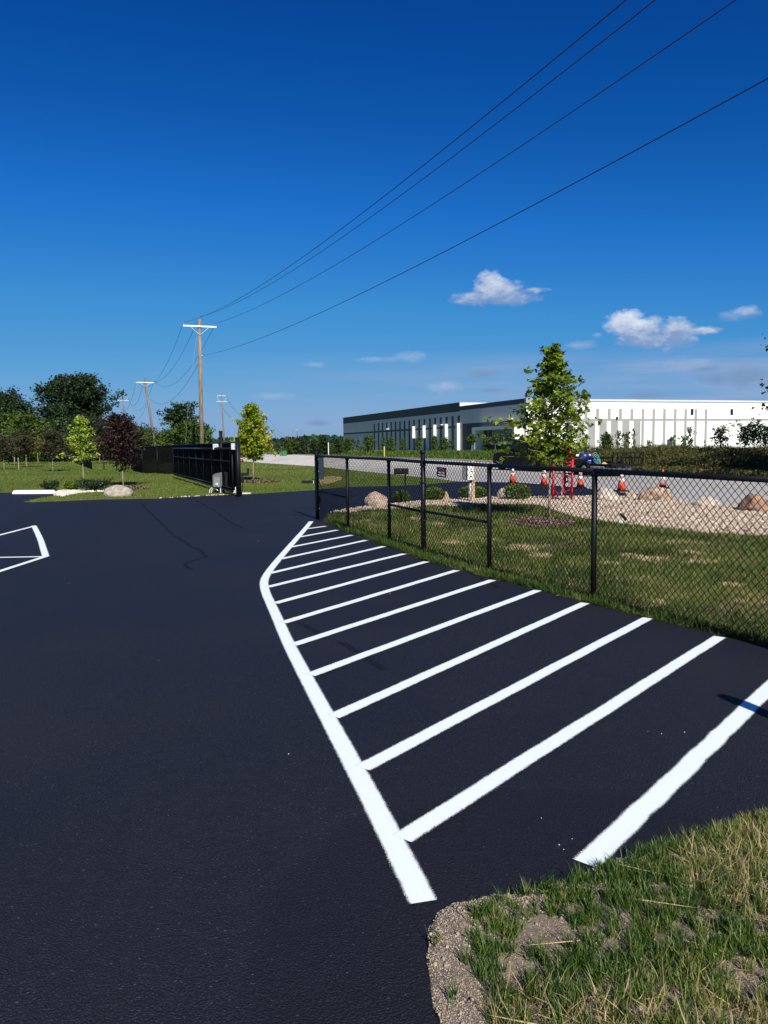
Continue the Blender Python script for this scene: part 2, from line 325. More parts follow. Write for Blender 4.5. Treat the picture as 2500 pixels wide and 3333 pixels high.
def scatter_mesh(name, tv, tf, T, RM, Sc, m, parent=None, tint=None, shift=False, matidx=None):
    """many small pieces (leaves, blades, pebbles) of one thing as one mesh"""
    tv = np.asarray(tv, float); T = np.asarray(T, float); n = len(T); k = len(tv)
    Sc = np.asarray(Sc, float)
    if Sc.ndim == 1: Sc = np.repeat(Sc[:, None], 3, 1)
    V = np.einsum('nij,nkj->nki', RM, tv[None]*Sc[:, None, :]) + T[:, None, :]
    V = V.reshape(-1, 3)
    if shift and parent is not None and parent in BASE: V = V-np.array(BASE[parent])
    lens = np.array([len(f) for f in tf]); flat = np.concatenate([np.array(f) for f in tf])
    loops = (flat[None]+(np.arange(n)*k)[:, None]).reshape(-1)
    starts = np.concatenate([[0], np.cumsum(lens)[:-1]]); tot = lens.sum()
    ls = (starts[None]+(np.arange(n)*tot)[:, None]).reshape(-1)
    me = bpy.data.meshes.new(name)
    me.vertices.add(len(V)); me.vertices.foreach_set('co', V.astype(np.float32).ravel())
    me.loops.add(len(loops)); me.loops.foreach_set('vertex_index', loops.astype(np.int32))
    me.polygons.add(len(ls)); me.polygons.foreach_set('loop_start', ls.astype(np.int32))
    if tint is not None:
        a = me.attributes.new('tint', 'FLOAT', 'POINT'); a.data.foreach_set('value', np.repeat(np.asarray(tint, np.float32), k))
    me.update(calc_edges=True); me.validate()
    o = link(name, me, m, parent)
    if matidx is not None: me.polygons.foreach_set('material_index', np.repeat(matidx, len(tf)).astype(np.int32))
    return o
def rand_rot(n, tilt=None):
    """random orientation; tilt (radians, per item) leans the local z axis away from vertical"""
    a = rng.uniform(0, 2*np.pi, n); ca, sa = np.cos(a), np.sin(a); z = np.zeros(n); o = np.ones(n)
    RZ = np.stack([np.stack([ca, -sa, z], 1), np.stack([sa, ca, z], 1), np.stack([z, z, o], 1)], 1)
    t = rng.uniform(0, np.pi, n) if tilt is None else tilt; ct, st = np.cos(t), np.sin(t)
    RX = np.stack([np.stack([o, z, z], 1), np.stack([z, ct, -st], 1), np.stack([z, st, ct], 1)], 1)
    b = rng.uniform(0, 2*np.pi, n); cb, sb = np.cos(b), np.sin(b)
    RB = np.stack([np.stack([cb, -sb, z], 1), np.stack([sb, cb, z], 1), np.stack([z, z, o], 1)], 1)
    return np.einsum('nij,njk,nkl->nil', RZ, RX, RB)
def inpoly(X, Y, poly):
    ins = np.zeros(len(X), bool); j = len(poly)-1
    for i in range(len(poly)):
        xi, yi = poly[i][:2]; xj, yj = poly[j][:2]
        if yi != yj: ins ^= ((yi > Y) != (yj > Y)) & (X < (xj-xi)*(Y-yi)/(yj-yi)+xi)
        j = i
    return ins
def sample(poly, dens, fall=None, avoid=()):
    """points in a ground polygon, dens per m2, thinning out with distance beyond `fall`"""
    P_ = np.array([p[:2] for p in poly]); lo = P_.min(0); hi = P_.max(0); n = int(min(dens*(hi-lo).prod(), 6e6))
    X = rng.uniform(lo[0], hi[0], n); Y = rng.uniform(lo[1], hi[1], n); k = inpoly(X, Y, poly)
    if fall:
        d = np.hypot(X, Y); k &= rng.uniform(0, 1, n) < np.minimum(1, (fall/d)**2)
    for a in avoid: k &= ~inpoly(X, Y, a)
    return X[k], Y[k]
def vnoise(X, Y, sc, seed=0):
    r = np.random.default_rng(seed); T = r.uniform(0, 1, (64, 64)); x = X*sc+100; y = Y*sc+100
    i = np.floor(x).astype(int); j = np.floor(y).astype(int); fx = x-i; fy = y-j; fx = fx*fx*(3-2*fx); fy = fy*fy*(3-2*fy)
    g = lambda a, b: T[a % 64, b % 64]
    return (g(i, j)*(1-fx)+g(i+1, j)*fx)*(1-fy)+(g(i, j+1)*(1-fx)+g(i+1, j+1)*fx)*fy
BLADE_V = [(-.5, 0, 0), (.5, 0, 0), (-.42, .10, .45), (.42, .10, .45), (-.25, .30, .78), (.25, .30, .78), (0, .55, 1)]
BLADE_F = [(0, 1, 3, 2), (2, 3, 5, 4), (4, 5, 6)]
LEAF_V = [(0, -.5, 0), (.32, -.18, .06), (.5, .08, .02), (.2, .12, .0), (.22, .38, -.04), (0, .6, -.12), (-.22, .38, -.04), (-.2, .12, 0), (-.5, .08, .02), (-.32, -.18, .06)]
LEAF_F = [(0, 1, 3, 7, 9), (1, 2, 3), (7, 8, 9), (3, 4, 5, 6, 7)]
CARD_V = [(-.5, -.3, 0), (.1, -.5, .1), (.5, .05, 0), (.1, .5, -.1), (-.4, .25, .08)]
CARD_F = [(0, 1, 2, 3, 4)]
ph = (1+5**.5)/2
ICO_V = np.array([(-1, ph, 0), (1, ph, 0), (-1, -ph, 0), (1, -ph, 0), (0, -1, ph), (0, 1, ph), (0, -1, -ph), (0, 1, -ph), (ph, 0, -1), (ph, 0, 1), (-ph, 0, -1), (-ph, 0, 1)], float)/1.9*(1+.25*np.random.default_rng(3).uniform(-1, 1, (12, 1)))
ICO_F = [(0, 11, 5), (0, 5, 1), (0, 1, 7), (0, 7, 10), (0, 10, 11), (1, 5, 9), (5, 11, 4), (11, 10, 2), (10, 7, 6), (7, 1, 8), (3, 9, 4), (3, 4, 2), (3, 2, 6), (3, 6, 8), (3, 8, 9), (4, 9, 5), (2, 4, 11), (6, 2, 10), (8, 6, 7), (9, 8, 1)]

def sheet(name, poly, z, m, kind='structure', thick=0, label=None, cat=None):
    me = bpy.data.meshes.new(name); n = len(poly)
    a = sum(poly[i][0]*poly[(i+1) % n][1]-poly[(i+1) % n][0]*poly[i][1] for i in range(n))
    if a < 0: poly = poly[::-1]
    vs = [(p[0], p[1], z) for p in poly]; fs = [tuple(range(n))]
    if thick:
        vs += [(p[0], p[1], z-thick) for p in poly]; fs += [(i, i+n, (i+1) % n+n, (i+1) % n) for i in range(n)]
    me.from_pydata(vs, [], fs); o = link(name, me, m)
    if kind: o['kind'] = kind
    tag(o, label, cat); return o
def jag(pts, amp, step, seed=1, closed=False):
    """subdivide a ground outline and roughen it"""
    r = random.Random(seed); out = []
    n = len(pts)
    for i in range(n if closed else n-1):
        a = Vector(pts[i][:2]); b = Vector(pts[(i+1) % n][:2]); l = (b-a).length; k = max(1, int(l/step)); nn = Vector((-(b-a).y, (b-a).x)).normalized()
        for j in range(k):
            q = a.lerp(b, j/k); am = amp*(0 if (j == 0 and not closed) else 1); q = q+nn*r.uniform(-am, am); out.append((q.x, q.y))
    if not closed: out.append(tuple(pts[-1][:2]))
    return out

# ================================================================ SETTING
U = Vector((-.3655, .9308)); NR = Vector((.9308, .3655))       # along the road (away) / across it (right)
Z_ASPH, Z_ROAD = .012, .006
g = bpy.data.meshes.new('ground'); g.from_pydata([(-3000, -300, 0), (3000, -300, 0), (3000, 5000, 0), (-3000, 5000, 0)], [], [(0, 1, 2, 3)])
link('ground', g, M_GROUND)['kind'] = 'structure'
near = [G(p[0], p[1]) for p in [(850, 1507), (1023, 1518), (1250, 1542), (1400, 1556)]]
ne = Vector(near[0]); near0 = ne+U*260
road_poly = [tuple(near0), *near, G(1500, 1569), G(1672, 1577), G(1897, 1594), G(2100, 1613), G(2300, 1640), G(2500, 1661), (13.5, 8), (19, -8),
             (34, -8), (22.5, 14), (17.6, 28), (15.0, 35), (13.2, 45), (7.3, 72.4), (-11, 122.9), (-22.2, 155), tuple(Vector((-22.2, 155))+U*190)]
sheet('road', road_poly, Z_ROAD, M_CONC)
# far kerb strip of the road and its yellow centre line
def strip(name, pts, w, z, m, parent=None, h=0):
    me = bpy.data.meshes.new(name); vs = []; fs = []; uvs = []
    pts = [Vector(p[:2]) for p in pts]; n = len(pts)
    for i, p in enumerate(pts):
        d = (pts[min(i+1, n-1)]-pts[max(i-1, 0)]).normalized(); nn = Vector((-d.y, d.x))
        ww = w[i] if isinstance(w, (list, tuple)) else w
        vs += [(*(p+nn*ww/2), z), (*(p-nn*ww/2), z)]
    fs = [(2*i+1, 2*i+3, 2*i+2, 2*i) for i in range(n-1)]
    if h:
        k = len(vs); vs += [(v[0], v[1], z-h) for v in vs]
        for i in range(n-1): fs += [(2*i, 2*i+2, k+2*i+2, k+2*i), (2*i+3, 2*i+1, k+2*i+1, k+2*i+3)]
        fs += [(0, k, k+1, 1), (2*n-2, 2*n-1, k+2*n-1, k+2*n-2)]
    me.from_pydata(vs, [], fs); uvl = me.uv_layers.new(name='UVMap')
    for p in me.polygons:
        for li in p.loop_indices:
            vi = me.loops[li].vertex_index % (2*n); uvl.data[li].uv = (vi//2, 1 if vi % 2 == 0 else -1)
    return link(name, me, m, parent)
far_edge = [(13.2, 45), (7.3, 72.4), (-11, 122.9), (-22.2, 155)]
kb = strip('kerb', far_edge, .3, .14, M_KERB, h=.14); kb['kind'] = 'structure'
rd = bpy.data.objects['road']
strip('centre_line', [G(1905, 1556), G(2000, 1563), G(2200, 1577), G(2500, 1596)], .12, Z_ROAD+.004, M_YEL, rd)
strip('edge_line', [tuple(Vector(p)+Vector(NR)*-1.2) for p in [(22.5, 14), (17.6, 28), (15.0, 35), (13.2, 45), (7.3, 72.4)]], .12, Z_ROAD+.004, M_WHITE, rd)
for k in range(9):
    q = Vector(G(2300, 1640))+U*(-3+k*9.); strip('pavement_joint', [tuple(q+NR*.4), tuple(q+NR*11)], .03, Z_ROAD+.003, M_TARP, rd)

# parking lot and driveway
fence_px = [(1058, 1701), (1133, 1733), (1199, 1754), (1246, 1775), (1310, 1798), (1389, 1829), (1484, 1854), (1604, 1886), (1751, 1922), (1906, 1964), (2113, 2016), (2350, 2073), (2500, 2107)]
lot_fence = [G(*p) for p in fence_px]+[(3.35, 4.4), (4.5, 1.6), (6.6, -3.4), (9, -9)]
upper = [(-60, G(0, 1605)[1]+4), G(-200, 1604), G(0, 1605), G(176, 1602), G(218, 1603)]
island = [G(*p) for p in [(218, 1603.2), (177, 1613), (142, 1618), (71, 1634), (100, 1636), (218, 1632), (329, 1627), (512, 1624), (666, 1615), (758, 1611), (850, 1607), (950, 1601), (1025, 1596), (1058, 1592), (1131, 1586), (1250, 1583), (1369, 1579), (1500, 1568)]]
drive_low = [G(*p) for p in [(2080, 1610), (2010, 1618), (1907, 1617), (1732, 1619), (1599, 1620), (1400, 1629), (1262, 1644), (1187, 1651), (1131, 1658), (1090, 1666), (1066, 1677), (1052, 1690)]]
road_join = [G(1700, 1572), G(1900, 1589.5)]
lot_poly = upper + jag(island, .03, .5, 2) + road_join + jag(drive_low, .03, .4, 4) + jag(lot_fence, .018, .15, 5) + [(-60, -9)]
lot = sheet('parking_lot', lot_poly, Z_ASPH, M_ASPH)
ZP = Z_ASPH+.004
def chaikin(p, n=2):
    for _ in range(n):
        q = [p[0]]
        for a, b in zip(p, p[1:]): q += [tuple(np.array(a)*.75+np.array(b)*.25), tuple(np.array(a)*.25+np.array(b)*.75)]
        p = q+[p[-1]]
    return p
def wob(pts, amp, step, seed):
    out = jag(pts, amp, step, seed); return out
WL = .130     # sheet width; the sprayed core inside it is about 0.1 m
border = [(1013, 1697), (993, 1722), (945, 1776), (918, 1807), (885, 1846), (866, 1874), (859, 1893), (861, 1915), (868, 1936), (882, 1966), (900, 2005), (939, 2096), (1024, 2256), (1135, 2461), (1239, 2657), (1379, 2935)]
strip('border_line', wob(chaikin([G(p[0], p[1], ZP) for p in border], 1), .002, .4, 3), WL, ZP, M_PAINT, lot)
hatch = [((1001, 1720.5), (1060, 1712.5)), ((975, 1747.6), (1098, 1725)), ((945, 1780.5), (1145, 1741.5)), ((914, 1819), (1192, 1758)), ((878, 1865.5), (1249.5, 1778)), ((872, 1910), (1316, 1802)),
         ((895, 1963), (1389, 1827.5)), ((921, 2026), (1487, 1856)), ((954, 2098), (1604, 1887.6)), ((1010, 2196), (1751, 1921)), ((1085, 2331.5), (1905.6, 1962)), ((1179, 2499), (2109, 2011)), ((1308, 2728), (2343, 2072))]
for i, (a, b) in enumerate(hatch):
    strip('hatch_line', wob([G(*a, ZP+.002), G(*b, ZP+.002)], .003, .3, 20+i), WL*.97, ZP+.0015, M_PAINT, lot)
a, b = G(1906, 2811, ZP), G(2500, 2243, ZP); b = (b[0]+(b[0]-a[0])*.8, b[1]+(b[1]-a[1])*.8)
strip('bay_line', wob([a, b], .0045, .11, 50), WL*1.02, ZP, M_PAINT, lot)
strip('island_outline', [G(-160, 1779, ZP), G(0, 1741, ZP), G(108.5, 1713, ZP)], WL*.95, ZP, M_PAINT, lot)
strip('island_outline', chaikin([G(p[0], p[1], ZP) for p in [(110, 1711), (122, 1734), (133, 1758.5), (142, 1789), (149, 1810)]]), WL, ZP+.001, M_PAINT, lot)
strip('island_outline', [G(-160, 1817, ZP), G(140, 1811.5, ZP)], WL*.95, ZP, M_PAINT, lot)
strip('island_outline', [G(-160, 1911, ZP), G(0, 1859, ZP), G(152, 1810, ZP)], WL*.95, ZP+.002, M_PAINT, lot)
for pts in ([(460, 1640), (520, 1700), (565, 1745), (600, 1764), (625, 1783), (656, 1794), (662, 1808), (670, 1817), (640, 1824), (612, 1832), (603, 1843), (625, 1856)], [(640, 1630), (700, 1665), (746, 1700), (790, 1722)], [(965, 2030), (1010, 2050), (1060, 2082)], [(1100, 2095), (1180, 2130), (1250, 2185)], [(1500, 1850), (1620, 1915)]):
    strip('crack_seal', wob([G(p[0], p[1]) for p in pts], .02, .12, 8), .055, Z_ASPH+.002, M_SEAL, lot)
bg_ = MB()
for (px, py, s) in [(2108, 2388, .006), (2153, 2396, .009), (2228, 2391, .010), (1270, 1936, .012), (517, 2155, .006), (940, 2462, .008), (840, 1764, .012), (225, 1903, .01), (1820, 2760, .008), (1835, 2775, .006), (1762, 2672, .006), (1862, 2740, .006)]:
    x, y = G(px, py); s *= .55; bg_.add(np.array(ICO_V)*s*.7+np.array([x, y, Z_ASPH+s*.3]), ICO_F)
bg_.build('chip_of_grit', M_STONE if False else M_KERB, lot)

# gravel bed and lawn soil behind the fence
gravel_low = [(1080, 1669), (1137, 1671), (1187, 1663), (1262, 1661), (1330, 1657), (1400, 1648), (1500, 1651), (1599, 1643), (1698, 1644), (1758, 1648), (1798, 1665), (1864, 1685), (1927, 1696), (2045, 1712), (2189, 1726), (2298, 1739), (2500, 1750)]
gravel_poly = [G(*p) for p in gravel_low]+[(9.6, 11.5), (12.9, 8.0), G(2500, 1662), G(2300, 1641), G(2100, 1618)]+drive_low[1:-1]
gravel_poly = [p for p in gravel_poly]
sheet('gravel_bed', gravel_poly, .016, M_GRAV, kind='structure')
lawn_soil = lot_fence[1:]+[(16, -9), (13.8, 4), (12.9, 8.0)]+[(9.6, 11.5)]+[G(*p) for p in gravel_low[::-1]]
lawn_soil = [G(1052, 1692)]+lawn_soil
sheet('lawn_soil', lawn_soil, .008, M_SOIL, kind='structure')
# dirt patch, bottom right: gritty raised bank
patch_px = [(2500, 2665), (2390, 2692), (2250, 2742), (2110, 2773), (1950, 2830), (1870, 2868), (1793, 2893), (1700, 2915), (1560, 2938), (1470, 2950), (1424, 2985), (1394, 3035), (1388, 3135), (1397, 3230), (1424, 3333)]
patch = [G(*p) for p in patch_px]
patch = [(4.2, 2.6), (3.0, 2.95)]+patch+[(patch[-1][0]+.04, patch[-1][1]-.5), (.5, .9), (2.2, .7), (4.5, .9)]
pj = jag(patch, .010, .04, 11, closed=True)
def edge_dist(X, Y, poly):
    d = np.full(len(X), 9.)
    for i in range(len(poly)):
        a = np.array(poly[i][:2]); b = np.array(poly[(i+1) % len(poly)][:2]); ab = b-a; t = np.clip(((X-a[0])*ab[0]+(Y-a[1])*ab[1])/(ab@ab+1e-12), 0, 1)
        d = np.minimum(d, np.hypot(X-a[0]-t*ab[0], Y-a[1]-t*ab[1]))
    return d
def patch_h(X, Y):
    d = edge_dist(X, Y, patch)
    return np.where(inpoly(X, Y, pj), .014+.035*np.clip(d/.10, 0, 1)+.03*np.clip(d/.8, 0, 1)+.012*(vnoise(X, Y, 9, 4)-.5)+.008*(vnoise(X, Y, 30, 5)-.5)+.004*(vnoise(X, Y, 90, 6)-.5), 0)
gx = np.arange(-.2, 4.6, .018); gy = np.arange(.6, 3.4, .018); GX, GY = np.meshgrid(gx, gy); ins = inpoly(GX.ravel(), GY.ravel(), pj).reshape(GX.shape)
H_ = patch_h(GX.ravel(), GY.ravel()).reshape(GX.shape); H_ = np.where(ins, H_, -.01)
me = bpy.data.meshes.new('dirt_patch'); idx = -np.ones(GX.shape, int); vs = []; fs = []
keep = ins.copy(); keep[1:] |= ins[:-1]; keep[:-1] |= ins[1:]; keep[:, 1:] |= ins[:, :-1]; keep[:, :-1] |= ins[:, 1:]
for j, i in zip(*np.nonzero(keep)): idx[j, i] = len(vs); vs.append((GX[j, i], GY[j, i], H_[j, i]))
for j in range(len(gy)-1):
    for i in range(len(gx)-1):
        q = (idx[j, i], idx[j, i+1], idx[j+1, i+1], idx[j+1, i])
        if min(q) >= 0: fs.append(q)
me.from_pydata(vs, [], fs); me.shade_smooth()
M_DIRT = mat('gritty_dirt', (.33, .265, .195), (.19, .15, .11), rough=1, scale=70, bump=1, bscale=220, spec=.1, extra=lambda t, s, c: layer(t, s, c, 5, .5, .7, (.24, .19, .135), fac=.6), bdist=.008)
link('dirt_patch', me, M_DIRT)['kind'] = 'structure'
# loose grit on its bare rim
X, Y = sample(patch, 42000); d = edge_dist(X, Y, patch); k = (rng.uniform(0, 1, len(X)) < np.clip(1.25-d/.16, .14, .9)*(.35+.9*vnoise(X, Y, 14, 78))) & (Y > 1.0); X, Y = X[k], Y[k]
s = rng.uniform(.0011, .0030, len(X))*np.where(rng.uniform(0, 1, len(X)) < .02, 2.6, 1)
o = scatter_mesh('loose_grit', ICO_V, ICO_F, np.stack([X, Y, patch_h(X, Y)+s*.2], 1), rand_rot(len(X)), s, M_GRIT, tint=rng.uniform(0, 1, len(X)))
tag(o, 'pale brown crushed grit along the rim of the dirt patch at the lot corner', 'grit', kind='stuff')

def blades(name, X, Y, h, w, m, zf=None, tint=None, lean=.5, label=None, cat='grass', zoff=0.):
    n = len(X); z = (zf(X, Y) if zf else np.zeros(n))+zoff
    Rm = rand_rot(n, np.abs(rng.normal(0, lean, n)).clip(0, 1.4))
    Sc = np.stack([w, h*.9, h], 1)
    o = scatter_mesh(name, BLADE_V, BLADE_F, np.stack([X, Y, z], 1), Rm, Sc, m, tint=tint)
    tag(o, label, cat, kind='stuff'); return o
# tufted grass on the patch
r = random.Random(5); TX = []; TY = []; TH = []; TT = []
cx, cy = sample(patch, 950); dd = edge_dist(cx, cy, patch); nn = vnoise(cx, cy, 2.2, 11)*.65+vnoise(cx, cy, 6, 12)*.35
# bare gritty strip along the left rim, thicker growth to the right
rimL = [G(*p) for p in patch_px[9:]]+[(G(*patch_px[-1])[0]+.04, G(*patch_px[-1])[1]-.5)]
def line_dist(X, Y, pl):
    d = np.full(len(X), 9.)
    for a, b in zip(pl, pl[1:]):
        a = np.array(a); b = np.array(b); ab = b-a; t = np.clip(((X-a[0])*ab[0]+(Y-a[1])*ab[1])/(ab@ab), 0, 1); d = np.minimum(d, np.hypot(X-a[0]-t*ab[0], Y-a[1]-t*ab[1]))
    return d
dl = line_dist(cx, cy, rimL)+.05*(vnoise(cx, cy, 9, 77)-.5)
keepc = (nn > .235) & (dd > .03) & ((dl > .135) | (rng.uniform(0, 1, len(cx)) < .03)) & (cy > .95)
cx, cy, nn, dd = cx[keepc], cy[keepc], nn[keepc], dd[keepc]
for x, y, q in zip(cx, cy, nn):
    k = rng.integers(14, 34); rr = rng.uniform(.012, .035); a = rng.uniform(0, 2*np.pi, k); rad = rr*np.sqrt(rng.uniform(0, 1, k))
    TX.append(x+rad*np.cos(a)); TY.append(y+rad*np.sin(a)); TH.append(rng.uniform(.022, .062, k)*rng.uniform(.6, 1.2)); TT.append(np.clip(rng.normal(.34+.42*math.exp(-(((x-.95)/.28)**2+((y-1.75)/.35)**2))+.5*vnoise(np.array([x]), np.array([y]), 2.6, 79)[0]**2+.35*(rng.uniform() < .12), .2, k), 0, 1))
TX = np.concatenate(TX); TY = np.concatenate(TY); TH = np.concatenate(TH); TT = np.concatenate(TT)
blades('grass_tufts', TX, TY, TH, rng.uniform(.0022, .0042, len(TX)), M_BLADE2, patch_h, TT, .42, 'dark green tufty grass growing on the dirt patch at the lot corner')
X, Y = sample(patch, 5200); q = vnoise(X, Y, 3.2, 33); k = ((q > .50) | (np.exp(-(((X-.95)/.28)**2+((Y-1.75)/.35)**2)) > rng.uniform(.2, 1.2, len(X)))) & (edge_dist(X, Y, patch) > .12); X, Y = X[k], Y[k]; n = len(X)
blades('dry_straw', X, Y, rng.uniform(.03, .10, n), rng.uniform(.0012, .0026, n), M_STRAW, patch_h, rng.uniform(0, 1, n), 1.5, 'dry straw blades strewn among the grass of the corner patch', 'straw', .006)

X, Y = sample(patch, 26); k = edge_dist(X, Y, patch) > .2; X, Y = X[k], Y[k]; n = len(X); a = rng.uniform(0, 6.28, n); Rz = rand_rot(n, rng.uniform(1.42, 1.55, n))
o = scatter_mesh('straw_stalks', BLADE_V, BLADE_F, np.stack([X, Y, patch_h(X, Y)+.014], 1), Rz, np.stack([rng.uniform(.003, .005, n), np.full(n, .01), rng.uniform(.10, .24, n)], 1), M_STRAW, tint=rng.uniform(.5, 1, n)); tag(o, 'long pale straw stalks lying on the corner patch', 'straw', kind='stuff')
# gravel stones
X, Y = sample(gravel_poly, 420); k = (Y > 9) & (X < 13); X, Y = X[k], Y[k]; s = rng.uniform(.015, .034, len(X))
Sc = np.stack([s, s*rng.uniform(.7, 1.1, len(X)), s*rng.uniform(.5, .8, len(X))], 1)
o = scatter_mesh('gravel', ICO_V, ICO_F, np.stack([X, Y, .018+s*.35], 1), rand_rot(len(X)), Sc, M_STONE, tint=rng.uniform(0, 1, len(X)))
tag(o, 'pale tan landscape gravel spread between the driveway and the lawn', 'gravel', kind='stuff')

# mulch ring round the maple
mx_, my_ = G(1765, 1705)
mul = [(mx_+.62*math.cos(a)*(1+.12*math.sin(3*a)), my_+.95*math.sin(a)) for a in np.linspace(0, 2*math.pi, 26)[:-1]]
sheet('mulch_ring', mul, .024, M_MULCH, kind='structure')
X, Y = sample([(p[0]*1.06-.06*mx_, p[1]*1.06-.06*my_) for p in mul], 1300)
CHIP_V = [(-.5, -.2, 0), (.5, -.25, .1), (.45, .2, 0), (-.5, .25, .12)]
s = rng.uniform(.02, .06, len(X)); o = scatter_mesh('mulch_chips', CHIP_V, [(0, 1, 2, 3)], np.stack([X, Y, np.full(len(X), .03)+rng.uniform(0, .02, len(X))], 1), rand_rot(len(X), rng.uniform(0, .7, len(X))), s, M_MULCH, tint=rng.uniform(0, 1, len(X)))
tag(o, 'reddish brown mulch chips round the maple trunk', 'mulch', kind='stuff')

# lawn behind the fence
bare = []
for (px, py, rx, ry) in [(1700, 1785, .34, .30), (1762, 1810, .30, .2), (1478, 1770, .3, .2), (1425, 1708, .35, .3), (2250, 1800, .28, .22), (2120, 1822, .4, .2), (2060, 1812, .25, .18), (2290, 1830, .35, .14), (1610, 1758, .2, .15), (2150, 1962, .12, .1), (1350, 1690, .3, .25), (1985, 1835, .2, .12), (2380, 1905, .2, .1)]:
    bare.append((*G(px, py), rx*.75, ry*1.5))
M_BARE = mat('bare_sandy_soil', (.62, .46, .27), (.44, .32, .18), rough=1, scale=18, bump=1, bscale=60, spec=.1)
for i, (bx, by, rx, ry) in enumerate(bare):
    r_ = random.Random(i); sheet('bare_soil', [(bx+rx*1.05*math.cos(a)*(1+r_.uniform(-.5, .35)), by+ry*1.05*math.sin(a)*(1+r_.uniform(-.5, .35))) for a in np.linspace(0, 2*math.pi, 19)[:-1]], .0095+.0002*i, M_BARE)
def cover(X, Y):
    c = np.clip((vnoise(X, Y, 1.1, 21)*.45+vnoise(X, Y, 2.9, 22)*.35+vnoise(X, Y, 7, 23)*.2-.27)*5.0, .40, 1)
    for (bx, by, rx, ry) in bare:
        q = ((X-bx)/rx)**2+((Y-by)/ry)**2; c *= 1-.93*np.exp(-(q*1.25)**2)*(.55+.6*vnoise(X, Y, 5, 24))
    return c
lawn_near = [p for p in lawn_soil]
X, Y = sample(lawn_near, 2700, fall=8.5, avoid=(mul,)); k = (Y > 3) & (np.abs(X) < Y*.62+1.); X, Y = X[k], Y[k]
k = rng.uniform(0, 1, len(X)) < cover(X, Y); X, Y = X[k], Y[k]; n = len(X); d = np.hypot(X, Y)
sc = np.clip(d/9, .9, 2.0)
blades('lawn_grass', X, Y, rng.uniform(.028, .085, n)*sc**.4, rng.uniform(.0035, .0075, n)*sc, M_BLADE, None, np.clip(rng.normal(.58, .24, n)+(vnoise(X, Y, 1.3, 41)-.5)*.7+(vnoise(X, Y, 6, 42)-.5)*.4, 0, 1), .55, 'green lawn grass behind the black chain link fence', zoff=.008)
X, Y = sample(lawn_near, 110, fall=9, avoid=(mul,)); k = (Y > 3) & (np.abs(X) < Y*.62+1.); X, Y = X[k], Y[k]; n = len(X)
blades('lawn_straw', X, Y, rng.uniform(.03, .09, n), rng.uniform(.003, .006, n), M_STRAW, None, rng.uniform(0, 1, n), 1.2, 'bits of dry straw lying in the lawn behind the chain link fence', 'straw', zoff=.012)
# rank grass along the fence foot
pts = [Vector(p) for p in lot_fence[:-2]]; X = []; Y = []
for a, b in zip(pts, pts[1:]):
    k = int((b-a).length*1500); t = rng.uniform(0, 1, k); off = rng.exponential(.10, k)-.01; dx = (b-a).normalized(); nn_ = Vector((-dx.y, dx.x)); 
    if nn_.dot(NR) < 0: nn_ = -nn_
    X.append(a.x+(b.x-a.x)*t+nn_.x*off); Y.append(a.y+(b.y-a.y)*t+nn_.y*off)
X = np.concatenate(X); Y = np.concatenate(Y); k = Y > 2.5; X, Y = X[k], Y[k]
k = rng.uniform(0, 1, len(X)) < np.clip(vnoise(X, Y, 3, 51)*1.6-.1, .15, 1); X, Y = X[k], Y[k]; n = len(X)
blades('fence_edge_grass', X, Y, rng.uniform(.04, .12, n), rng.uniform(.003, .006, n), M_BLADE, None, np.clip(rng.normal(.4, .25, n), 0, 1), .6, 'longer rough grass along the foot of the chain link fence', zoff=.01)
# lawns beyond the lot
lawnL = [(-62, 36)]+upper[1:]+island+[near[3], near[2], near[1], near[0], (-17, 90), (-62, 95)]
X, Y = sample(lawnL, 70, fall=30); k = (np.abs(X) < Y*.53+1) & (Y > 20); X, Y = X[k], Y[k]; n = len(X); d = np.hypot(X, Y); sc = d/28
blades('far_lawn_grass', X, Y, rng.uniform(.05, .10, n)*sc**.3, rng.uniform(.012, .022, n)*sc, M_BLADE, None, np.clip(rng.normal(.72, .14, n)+(vnoise(X, Y, .25, 61)-.5)*.5, 0, 1), .6, 'mown lawn beyond the parking lot and round the gate', zoff=-.02)

